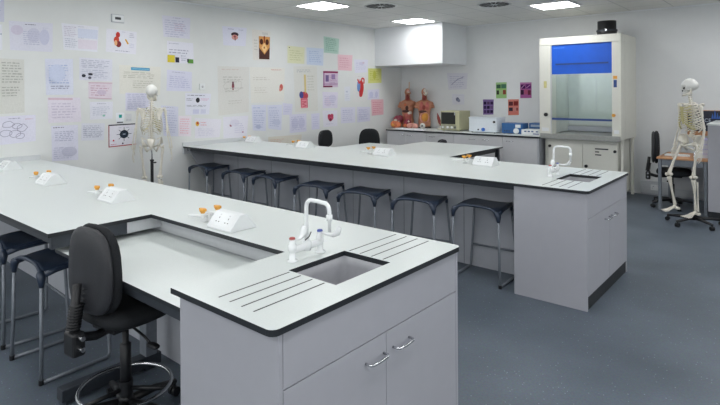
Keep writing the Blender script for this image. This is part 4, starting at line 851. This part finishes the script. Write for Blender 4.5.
# ------------------------------------------------------------------ fume cupboard
def fume_cupboard():
    x0, x1, y0, z0, z1 = -3.285, -2.065, 8.42, .905, 2.487
    t = thing('fume_cupboard', 'cream fume cupboard with a bright blue sash panel on the back wall', 'fume cupboard', (x0,y0,0)); w = x1-x0; d = YB-.004-y0
    a, b = .193, w-.128          # opening
    MB().box(0,a,0,.22,z0,2.37).build('front_column', CREAM, t, .006)
    MB().box(b,w,0,.22,z0,2.37).build('front_column', CREAM, t, .006)
    MB().box(0,w,0,.22,2.3705,z1).build('header', CREAM, t, .006)
    MB().box(0,.03,.2205,d,z0,z1).build('side_panel', CREAM, t)
    MB().box(w-.03,w,.2205,d,z0,z1).build('side_panel', CREAM, t)
    MB().box(.0305,w-.0305,.2205,d,z1-.03,z1).build('roof_panel', CREAM, t)
    MB().box(.0305,w-.0305,d-.03,d,z0,z1-.031).build('rear_panel', HINT, t)
    MB().box(a-.06,a,.2205,d-.031,z0+.06,z1-.031).build('inner_lining', HINT, t); MB().box(b,b+.06,.2205,d-.031,z0+.06,z1-.031).build('inner_lining', HINT, t)
    MB().box(a,b,d-.10,d-.06,1.06,2.2).build('baffle', HINT, t, .003)
    MB().box((a+b)/2-.003,(a+b)/2+.003,d-.103,d-.1005,1.3,2.2).build('baffle_joint', GREYP, t)
    MB().box(a,b,d-.14,d-.10,.97,1.05).build('baffle_foot', GREYP, t)
    MB().box(a,b,.03,d-.031,z0,.955).box(.02,w-.01,-.03,-.001,z0-.02,.965).build('work_tray', HSTEEL, t, .003)
    s = MB().box(a+.002,b-.002,.02,.04,1.905,2.369).box(a+.06,b-.1,.0185,.0199,2.02,2.032).build('sash_panel', HBLUE, t)
    MB().box(a+.03,a+.2,.0185,.0199,2.315,2.325).build('maker_strip', mat('faint_blue_print','4a7fdc',.5), s)
    MB().box(a+.06,b-.05,.016,.0184,2.05,2.075).build('finger_ledge', DBLUE, s)
    g = MB().box(a+.002,b-.002,.028,.032,1.215,1.903).build('sash_glass', GLASS, t)
    MB().box(a+.002,b-.002,.012,.045,1.183,1.213).build('sash_handle', DBLUE, g)
    MB().box(a-.012,a,-.003,-.0005,.97,2.37).build('sash_channel', GREYP, t)
    # controls
    MB().box(.075,.12,-.012,-.0005,1.69,1.80).build('control_label', mat('label_yellow','c9c284',.5), t, .002)
    k = MB().cyl((.11,-.0005,1.265),(.11,-.035,1.265),.03,16).build('valve_knob', BPLAS, t)
    MB().cyl((b+.028,-.0005,1.275),(b+.028,-.035,1.275),.024,16).build('gas_knob', ORANGE, t)
    MB().box(b+.025,b+.07,-.004,-.0005,1.69,1.80).build('status_display', DBLUE, t); MB().box(b+.02,b+.075,-.004,-.0005,1.815,1.86).build('warning_label', ORANGE, t)
    MB().box(.04,.15,-.006,-.0005,1.0,1.055).build('socket_plate', SOCK, t, .002); MB().box(b+.03,b+.10,-.006,-.0005,1.0,1.055).build('socket_plate', SOCK, t, .002)
    MB().box(a+.2,b-.2,.3,.42,2.38,2.41).build('added_strip_light', LAMP, t)  # unseen glowing strip added under the roof to brighten the interior
    # base unit
    MB().box(.10,w-.07,.09,.8,.06,.875).build('base_carcass', CREAM, t)
    for i, (p, q) in enumerate(((.112,.640),(.648,w-.082))):
        dr = MB().box(p,q,.072,.0895,.08,.83).build('door', CREAM, t, .002)
        if i == 0: MB().cyl((.14,.0715,.76),(.14,.05,.76),.022,14).build('lock', BPLAS, dr)
        else:
            MB().cyl((.70,.0715,.48),(.70,.045,.48),.024,14).build('lock', BPLAS, dr); MB().cyl((w-.105,.0715,.73),(w-.105,.05,.73),.022,14).build('lock', BPLAS, dr)
            m = MB().box(.83,1.02,.0705,.0715,.745,.765).box(.83,.89,.0705,.0715,.70,.718).box(.83,.92,.0705,.0715,.655,.673); m.build('door_print', DOT, dr)
    for x in (.05,w-.03):
        for y in (.16,.75): MB().box(x-.02,x+.02,y,y+.05,.0005,.884).build('frame_leg', CREAM, t, .002)
    MB().box(.02,w,.12,.16,.876,.903).box(.02,w,.78,.82,.876,.903).build('base_frame', CREAM, t)
    o = thing('duct_collar', 'black extraction duct collar on top of the fume cupboard', 'duct', (-2.36,8.80,z1+.001))
    MB().lathe([(0,0),(.142,0),(.142,.085),(.134,.09),(.134,.235),(0,.235)], n=28).build('sleeve', BPLAS, o)
    MB().lathe([(.146,.07),(.152,.075),(.152,.095),(.146,.10)], n=28).build('clamp_band', DARKST, o); MB().cbox((.03,-.158,.085),(.03,.012,.03)).build('clamp_screw', CHROME, o)
fume_cupboard()

# ------------------------------------------------------------------ desk corner
def desk_corner():
    t = thing('desk', 'wooden topped desk with steel legs beside the right skeleton', 'desk', (-1.26,8.55,0))
    MB().box(-.30,.30,-.385,.40,.705,.73).build('desktop', WOOD, t, .003)
    for sx in (-1, 1):
        for sy in (-1, 1): MB().box(sx*.265-.02,sx*.265+.02,sy*.35-.02,sy*.35+.02,.0005,.704).build('leg', STEEL, t, .003)
    MB().box(-.24,.24,-.36,-.34,.62,.70).build('front_rail', STEEL, t); MB().box(-.244,.244,.34,.36,.2,.70).build('modesty_panel', GREYC, t)
    t = thing('framed_sign', 'dark wood framed sign with pale lettering and a blue flame on the back wall', 'sign', (-.98,YB-.001,1.17))
    MB().box(-.38,.38,-.03,-.0005,-.205,.172).build('frame', WOOD, t, .003)
    bd = MB().box(-.372,.372,-.034,-.0305,-.138,.164).build('board', mat('sign_navy','141c30',.4,var=.2,scale=5), t)
    cu = bpy.data.curves.new('lettering', 'FONT'); cu.body = 'SCIENCE'; cu.size = .072; cu.align_x = 'RIGHT'
    fo = bpy.data.objects.new('tmp', cu); C.objects.link(fo)
    me = bpy.data.meshes.new_from_object(fo.evaluated_get(bpy.context.evaluated_depsgraph_get())); bpy.data.objects.remove(fo)
    me.materials.clear(); me.materials.append(mat('sign_letters','b8c2d4',.5))
    lo = bpy.data.objects.new('lettering', me); C.objects.link(lo); lo.parent = bd; lo.matrix_local = Matrix.Translation((-.075,-.0345,.0)) @ Matrix.Rotation(R(90),4,'X')
    m = MB()
    for k, (dx, h) in enumerate(((-.03,.08),(0,.14),(.03,.09),(.055,.05))): m.prism([(-.03+dx-.014,.05),(-.03+dx+.014,.05),(-.03+dx+.01,.05+h*.5),(-.03+dx,.05+h)], -.0352, -.0345, axis='y')
    m.build('flame', mat('sign_blue','2a5cb0',.4), bd)
    rm = None
    labs = ['lowest paper ream stacked on the desk','second paper ream from the bottom on the desk','third paper ream from the bottom on the desk','topmost paper ream stacked on the desk']
    for k in range(4):
        x = -1.067+.006*(k % 2)
        if rm is None:
            rm = thing('paper_ream', labs[0], 'paper', (x,8.52,.7305), .03, 'paper reams on the desk')
            MB().box(-.09,.09,-.15,.15,0,.052).build('sheets', mat('paper_white','d9dbe6',.7), rm, .002); MB().box(-.091,.091,-.151,.151,.0525,.062).build('wrapper', mat('paper_lavender','b9b6dc',.6), rm, .002)
        else: dup(rm, labs[k], (x,8.52,.7305+.063*k), .03-.05*k)
    t = thing('keyboard', 'white keyboard lying on the desk behind the skeleton legs', 'keyboard', (-1.36,8.45,.7305), .1)
    MB().box(-.15,.15,-.07,.07,0,.018).build('case', SOCK, t, .004)
    m = MB()
    for r in range(4):
        for c in range(12): m.box(-.135+.0225*c,-.135+.0225*c+.018,-.055+.028*r,-.055+.028*r+.022,.0182,.023)
    m.build('keys', SOCK, t)
    t = thing('white_cabinet', 'tall white bench end unit with black plinth at the right edge', 'cabinet', (-.955,8.06,0))
    MB().box(0,1.6,0,.9,.085,1.19).build('body', GREY, t, .003); MB().box(-.01,1.61,-.012,.912,1.1905,1.212).build('top', TOP, t, .002); MB().box(.0,1.58,.02,.88,.0005,.0845).build('plinth', DARKV, t)
desk_corner()

# ------------------------------------------------------------------ skeleton models (face -y)
def bone(m, p, q, r, e0=1.7, e1=1.7, mid=None, n=10):
    p, q = Vector(p), Vector(q); pts = []; rr = []
    bend = Vector(mid) if mid else Vector((0,0,0))
    for k, f in ((0,.75),(.03,1),(.09,.85),(.2,.55),(.5,0),(.8,.55),(.91,.85),(.97,1),(1,.75)):
        pts.append(p+(q-p)*k+bend*math.sin(PI*k)); e = e0 if k < .5 else e1
        rr.append(r*(1+(e-1)*f))
    m.tube(pts, rr, n); return m
def skull_mesh(parent, M_):
    def fn(p):
        x, y, z = p
        w = 1.0
        if z < -.15: w *= 1-.42*min(1,(-z-.15)/.75)*(1 if y < .1 else .8)
        x *= w
        if z > -.2: x *= 1-.10*max(0,-y)             # narrower brow, wider back
        if y < 0 and z < .05: y = y*(1.0+.10*max(0,-z)); 
        if y < -.2 and z < -.75: z = -.75+(z+.75)*.35
        if y > .1 and z < -.4: z = -.4+(z+.4)*.5
        f = Vector((x, y, z))
        for sx in (-1, 1):
            d = (f-Vector((sx*.40,-.86,-.16))).length
            f += Vector((0,1,0))*.40*math.exp(-(d/.24)**2)
            d = (f-Vector((sx*.66,-.55,-.45))).length; f += Vector((sx*.10,-.06,0))*math.exp(-(d/.2)**2)     # cheekbone
            d = (f-Vector((sx*.80,-.15,-.25))).length; f -= Vector((sx*.10,0,0))*math.exp(-(d/.22)**2)       # temple
        d = (f-Vector((0,-.95,-.48))).length; f += Vector((0,1,0))*.26*math.exp(-(d/.15)**2)
        return f
    m = MB(); m.T = M_; m.ell((0,0,.004),(.072,.092,.092),0,40,28,fn); m.ell((0,-.048,-.066),(.036,.036,.026),0,14,10); m.ell((0,-.089,-.018),(.009,.010,.018),0,10,8)
    for sx in (-1, 1): m.tube([(sx*.044,-.068,-.042),(sx*.060,-.045,-.042),(sx*.067,-.01,-.036),(sx*.064,.012,-.03)], [.011,.008,.006,.007], 8); m.tube([(sx*.012,-.087,.006),(sx*.032,-.082,.010),(sx*.052,-.062,.004)], [.006,.008,.007], 8)
    o = m.build('skull', BONEW, parent)
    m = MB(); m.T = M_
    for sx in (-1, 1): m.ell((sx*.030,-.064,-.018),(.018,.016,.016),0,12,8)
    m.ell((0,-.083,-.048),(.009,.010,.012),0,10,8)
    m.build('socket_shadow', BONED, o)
    m = MB(); m.T = M_
    pts = [(-.053,.004,-.03),(-.053,-.004,-.07),(-.046,-.03,-.092),(-.026,-.072,-.102),(0,-.084,-.104),(.026,-.072,-.102),(.046,-.03,-.092),(.053,-.004,-.07),(.053,.004,-.03)]
    m.tube(pts, [.009,.013,.014,.014,.016,.014,.014,.013,.009], 8); j = m.build('jaw', BONE, o)
    m = MB(); m.T = M_
    for k in range(10):
        a = R(-62+124*k/9); x, y = .034*math.sin(a), -.047-.040*math.cos(a)
        m.ell((x,y,-.075),(.0045,.0045,.007),0,6,5); m.ell((x,y+.001,-.088),(.0045,.0045,.007),0,6,5)
    m.build('teeth', BONEW, o)
    return o
def skeleton(label, loc, rz, pose, stand):
    t = thing('skeleton_model', label, 'skeleton', loc, rz, 'human skeleton models'); t.scale = (pose.get('scale', 1.),)*3
    lift = pose.get('lift', 0.)
    V = lambda x, y, z: Vector((x, y, z+lift))
    M_ = Matrix.Translation(V(0,-.015+pose.get('sk', 0.),1.605)) @ Matrix.Rotation(pose.get('head', 0.),4,'Z') @ Matrix.Rotation(pose.get('nod', 0.),4,'X')
    skull_mesh(t, M_)
    def spine_y(z):                                            # S-shaped column
        u = (z-.95)/.58; return .03+.035*math.sin(u*2*PI*.95-.9)+.01
    m = MB(); N = 24
    for k in range(N):
        z = .985+(1.52-.985)*k/(N-1); r = .024-.010*k/(N-1); y = spine_y(z)
        m.lathe([(r*.8,-.009),(r,-.006),(r*.9,0),(r,.006),(r*.8,.009)], V(0,y,z), 10)
        m.ell(V(0,y+r+.014,z-.006),(.005,.018,.006),0,6,5)
        m.ell(V(r+.008,y+.012,z),(.014,.006,.005),0,6,5); m.ell(V(-r-.008,y+.012,z),(.014,.006,.005),0,6,5)
    m.tube([V(0,spine_y(z),z) for z in [.975+.0545*k for k in range(11)]], .011, 8)
    m.build('spine', BONE, t)
    # rib cage
    for k in range(12):
        z = 1.405-.0285*k; y0 = spine_y(z)+.012
        wmax = [.062,.088,.105,.116,.124,.129,.132,.132,.129,.122,.108,.085][k]
        drop = [.05,.065,.08,.09,.10,.105,.115,.12,.115,.10,.075,.05][k]; back = .035
        yf = [-.045,-.065,-.078,-.088,-.095,-.098,-.098,-.09,-.075,-.05,-.005,.02][k]
        end = PI*(.93 if k < 7 else (.86 if k < 10 else .58))
        for s in (-1, 1):
            pts = []; n = 16
            for i in range(n+1):
                a = end*i/n
                x = .018+(wmax-.018)*math.sin(min(a, PI))**.8 if a < PI/2 else .03+(wmax-.03)*math.sin(a)**.9
                cy = (y0+back+yf)/2; ry = (y0+back-yf)/2
                pts.append(V(s*x, cy+ry*math.cos(a)-(.03*(1-math.sin(a)) if a < .5 else 0), z-drop*(i/n)**1.1))
            nb = n if k >= 10 else 12
            rb = MB().tube(pts[:nb+1], .0062, 7, flat=1.25).build('rib', BONE, t)
            if k < 10:
                tgt = V(s*.014, -.108+.004*k, 1.335-.024*min(k,7)) if k < 7 else V(s*(.028+.014*(k-7)), -.102+.012*(k-7), 1.165-.022*(k-7))
                p0 = pts[nb]; MB().tube([p0, p0*.6+tgt*.4+Vector((0,-.006,-.012)), tgt], .0065, 6).build('cartilage', CART, rb)
    m = MB()
    m.loft([[V(sx*w, -.112+dy+.004*i, z) for sx, dy in ((-1,0),(1,0),(1,.012),(-1,.012))] for i, (w, z) in enumerate(((.02,1.355),(.026,1.335),(.016,1.30),(.018,1.24),(.02,1.19),(.008,1.165),(.006,1.14)))], 0, False)
    m.build('sternum', CART, t)
    SH = {}
    for s in (-1, 1):
        sh = V(s*.168,.012,1.362); SH[s] = sh
        MB().tube([V(s*.018,-.10,1.36),V(s*.06,-.105,1.375),V(s*.11,-.06,1.382),V(s*.156,-.012,1.384)], [.009,.007,.007,.009], 8).build('clavicle', BONE, t)
        m = MB()
        A, B_, C_, D = V(s*.075,.095,1.385),V(s*.150,.055,1.358),V(s*.095,.115,1.225),V(s*.068,.105,1.33)
        nrm = Vector((s*.15,1,0)).normalized()*.004
        m.loft([[p-nrm for p in (A,B_,C_,D)], [p+nrm for p in (A,B_,C_,D)]], 0, False)
        m.tube([V(s*.075,.112,1.355),V(s*.12,.105,1.376),V(s*.160,.05,1.388),V(s*.168,.012,1.388)], [.006,.009,.011,.010], 8)
        m.build('scapula', BONE, t)
        el = V(*pose['elbow'][s]) if 'elbow' in pose else V(s*.205,.02,1.085); wr = V(*pose['wrist'][s]) if 'wrist' in pose else V(s*.225,-.02,.85)
        bone(MB(), sh, el, .0105, 2.0, 1.9).ell(sh+Vector((-s*.008,0,.004)),(.021,.021,.021),0,10,8).build('humerus', BONE, t)
        sd = Vector((s,0,0))
        bone(MB(), el+Vector((s*.010,0,-.005)), wr+Vector((s*.012,-.008,0)), .0068, 1.5, 2.0, (s*.008,0,0)).build('radius', BONE, t)
        bone(MB(), el+Vector((-s*.010,.012,.010)), wr+Vector((-s*.012,.004,0)), .0065, 2.0, 1.3).build('ulna', BONE, t)
        m = MB(); d = (wr-el).normalized(); fw = Vector((0,-1,0)); fw = (fw-d*fw.dot(d)).normalized(); sw = d.cross(fw)
        for i in range(4):                                       # carpals
            for j in range(2): m.ell(wr+d*(.010+.013*j)+fw*(.011*(i-1.5)),(.008,.007,.007),0,6,5)
        for i in range(4):                                       # finger rays, curled a little
            b0 = wr+d*.03+fw*(.012*(i-1.5)); b1 = b0+d*.058+fw*(.006*(i-1.5)); ln = (.030,.036,.034,.026)[i]
            b2 = b1+d*ln*1.15-sd*.004; b3 = b2+d*ln*.8-sd*.010; b4 = b3+d*ln*.6-sd*.012
            m.tube([b0,b0*.5+b1*.5,b1,b1*.5+b2*.5,b2,b2*.5+b3*.5,b3,b4], [.0055,.004,.006,.0038,.005,.0034,.0042,.0028], 6)
        b0 = wr+d*.018+fw*.022; b1 = b0+d*.03+fw*.022-sd*.008; b2 = b1+d*.03+fw*.008-sd*.006; b3 = b2+d*.024-sd*.004
        m.tube([b0,b1,b2,b3], [.006,.006,.005,.003], 6); m.build('hand', BONE, t)
    # pelvis: iliac wings, sacrum, pubic ring
    m = MB()
    for s in (-1, 1):
        rows = []
        for i in range(7):
            f = i/6; row = []
            for j in range(9):
                a = PI*(-.08+1.05*j/8)
                rx, rz = .075*(.45+.55*f), .085*f
                row.append(V(s*(.072+.052*f-.012*math.cos(a)*f), .02+rx*math.cos(a), .915+rz*math.sin(a)*1.05-.02*(1-f)))
            rows.append(row)
        vs = [p for r in rows for p in r]; o = len(vs); vs += [p+Vector((-s*.008,0,-.004)) for p in vs]; fs = []
        for i in range(6):
            for j in range(8):
                a = i*9+j; fs += [(a,a+1,a+10,a+9),(o+a,o+a+9,o+a+10,o+a+1)]
        for j in range(8): fs += [(54+j,54+j+1,o+54+j+1,o+54+j),(j,j+1,o+j+1,o+j)]
        for i in range(6): fs += [(i*9,i*9+9,o+i*9+9,o+i*9),(i*9+8,i*9+17,o+i*9+17,o+i*9+8)]
        m.add(vs, fs, 0, True)
        m.tube([V(s*.118,-.05,.985),V(s*.125,-.005,1.003),V(s*.12,.05,1.005),V(s*.07,.085,.985)], .0075, 8)
        m.ell(V(s*.083,.0,.895),(.028,.032,.032),0,12,8)
        m.tube([V(s*.083,-.01,.90),V(s*.05,-.055,.885),V(s*.012,-.072,.872)], [.016,.010,.013], 8)
        m.tube([V(s*.083,.015,.885),V(s*.072,.03,.845),V(s*.058,.012,.822),V(s*.035,-.03,.842),V(s*.012,-.068,.865)], [.018,.013,.015,.008,.011], 8)
    m.loft([[V(w*c, .075+dy+.014*math.sin(PI*q), z) for c, q in ((-1,0),(-.4,.5),(.4,.5),(1,0))]+[V(w*c, .055+dy, z) for c in (.6,-.6)] for w, z, dy in ((.055,.99,-.005),(.05,.95,.015),(.035,.91,.025),(.018,.87,.018),(.006,.84,.005))], 0, True)
    m.build('pelvis', BONE, t)
    for s in (-1, 1):
        hip = V(s*.088,0,.895); kn = V(*pose['knee'][s]); an = V(*pose['ankle'][s]); toe = pose.get('toe', {}).get(s, (s*.15,-1,-.08))
        d0 = (kn-hip).normalized()
        neck = hip+Vector((s*.048,.005,-.035))
        m = bone(MB(), neck, kn+Vector((0,0,.012)), .0135, 1.5, 1.7, (0,-.012,0))
        m.ell(hip,(.023,.023,.023),0,12,8).tube([hip,hip*.45+neck*.55,neck+d0*.02], [.014,.014,.018], 8).ell(neck+Vector((s*.006,.006,.022)),(.014,.016,.02),0,8,6)
        for e in (-1, 1): m.ell(kn+Vector((e*.02,.008,.006)),(.02,.028,.022),0,10,8)
        m.build('femur', BONE, t)
        m = bone(MB(), kn-Vector((0,0,.026)), an, .0115, 2.4, 1.5); m.build('tibia', BONE, t)
        bone(MB(), kn+Vector((s*.034,.022,-.05)), an+Vector((s*.026,.01,-.012)), .0062, 1.6, 1.8).build('fibula', BONE, t)
        MB().ell(kn+Vector((0,-.038,.006)),(.02,.011,.022),0,10,8).build('kneecap', BONE, t)
        m = MB(); f = Vector(toe).normalized(); sdv = Vector((0,0,1)).cross(f).normalized(); up = f.cross(sdv)
        m.ell(an+Vector((0,0,-.022))+f*.008,(.022,.026,.02),0,10,8)
        m.tube([an+Vector((0,0,-.035)), an-f*.03+Vector((0,0,-.05)), an-f*.055+Vector((0,0,-.052))], [.02,.021,.016], 8)
        for i in range(5):
            b0 = an+f*.045+Vector((0,0,-.036))+sdv*(.011*(i-2)); q = sdv*(.018*(i-2)); dz = Vector((0,0,-.028))
            L_ = (.064,.067,.063,.058,.052)[i if s > 0 else 4-i]
            b1 = b0+f*L_+q*.7+dz; b2 = b1+f*.03+q*.25; b3 = b2+f*.02
            m.tube([an+f*.02+Vector((0,0,-.03))+sdv*(.008*(i-2)), b0, b0*.5+b1*.5, b1, b2, b3], [.012,.010,.0055,.0078,.005,.0045], 7)
        m.build('foot', BONE, t)
    if stand == 'star':
        st = MB(); PY = pose.get('py', .115); PX = pose.get('px', 0.)
        st.tube([(PX,PY,.07),(PX,PY+.01,.5),(PX*.8,PY+.03,lift+.80),(PX*.4,.06,lift+.88),(0,.075,lift+.95)], .011, 10); st.build('stand_pole', CHROME, t)
        b = MB()
        for k in range(5):
            a = 2*PI*k/5+pose.get('spin', 0); d = Vector((math.cos(a),math.sin(a),0)); o = Vector((PX,PY,0))
            b.tube([o+d*.02+Vector((0,0,.085)), o+d*.15+Vector((0,0,.08)), o+d*.30+Vector((0,0,.068))], [.022,.019,.015], 8)
        b.lathe([(0,.06),(.03,.06),(.03,.12),(0,.12)], (PX,PY,0)); bo = b.build('stand_base', BPLAS, t)
        for k in range(5):
            a = 2*PI*k/5+pose.get('spin', 0); d = Vector((math.cos(a),math.sin(a),0)); n = Vector((-d.y,d.x,0)); o = Vector((PX,PY,0))+d*.295
            c = MB()
            for e in (-1, 1): c.cyl(o+n*.012*e-n*.007+Vector((0,0,.026)), o+n*.012*e+n*.007+Vector((0,0,.026)), .0255, 12)
            c.cyl(o+Vector((0,0,.03)), o+Vector((0,0,.066)), .008, 8); c.build('caster', BPLAS, bo)
    else:
        MB().cyl((0,.0,.05),(0,.0,.86),.020,14).cyl((0,0,.855),(0,0,.875),.026,14).cyl((-.02,0,.835),(-.055,0,.835),.010,10).build('stand_pole', BPLAS, t)
        MB().tube([(0,0,.87),(0,0,.95),(0,.045,1.01),(0,.05,1.09)], .007, 8).build('stand_rod', CHROME, t)
        b = MB()
        for k in range(4):
            a = 2*PI*k/4+.6; d = Vector((math.cos(a),math.sin(a),0)); b.tube([d*.015+Vector((0,0,.06)), d*.28+Vector((0,0,.018))], [.018,.014], 8)
        b.lathe([(0,.03),(.03,.03),(.03,.09),(0,.09)]); b.build('stand_base', BPLAS, t)
    return t
skeleton('white skeleton model seen from behind, on a black pole by the poster wall', (-6.20,3.36,.0005), R(236),
         dict(lift=.165, scale=.94, head=R(-20), nod=R(4), elbow={-1:(-.20,.03,1.09),1:(.195,.03,1.09)}, wrist={-1:(-.235,-.01,.85),1:(.225,-.01,.85)},
              knee={-1:(-.095,-.02,.47),1:(.095,-.02,.47)}, ankle={-1:(-.1,.02,.085),1:(.1,.02,.085)}), 'pole')
skeleton('white skeleton model facing left on a black star base in front of the desk', (-1.095,7.61,.0005), R(-40),
         dict(lift=.085, head=R(-36), nod=R(6), spin=R(67), py=.0, px=.07, sk=.03, elbow={-1:(-.19,.03,1.085),1:(.195,.03,1.085)}, wrist={-1:(-.20,-.02,.85),1:(.205,-.02,.85)},
              knee={-1:(-.12,-.18,.505),1:(.10,-.03,.49)}, ankle={-1:(-.115,-.10,.125),1:(.10,.0,.095)}, toe={-1:(-.2,-1,-.05),1:(-.05,-1,-.08)}), 'star')

# ------------------------------------------------------------------ light
def world():
    w = bpy.data.worlds.new('world'); SC.world = w; w.use_nodes = True
    bg = w.node_tree.nodes['Background']; bg.inputs[0].default_value = (.96,.985,1,1); bg.inputs[1].default_value = 2.0
world()
SC.cycles.max_bounces = 8; SC.cycles.diffuse_bounces = 5
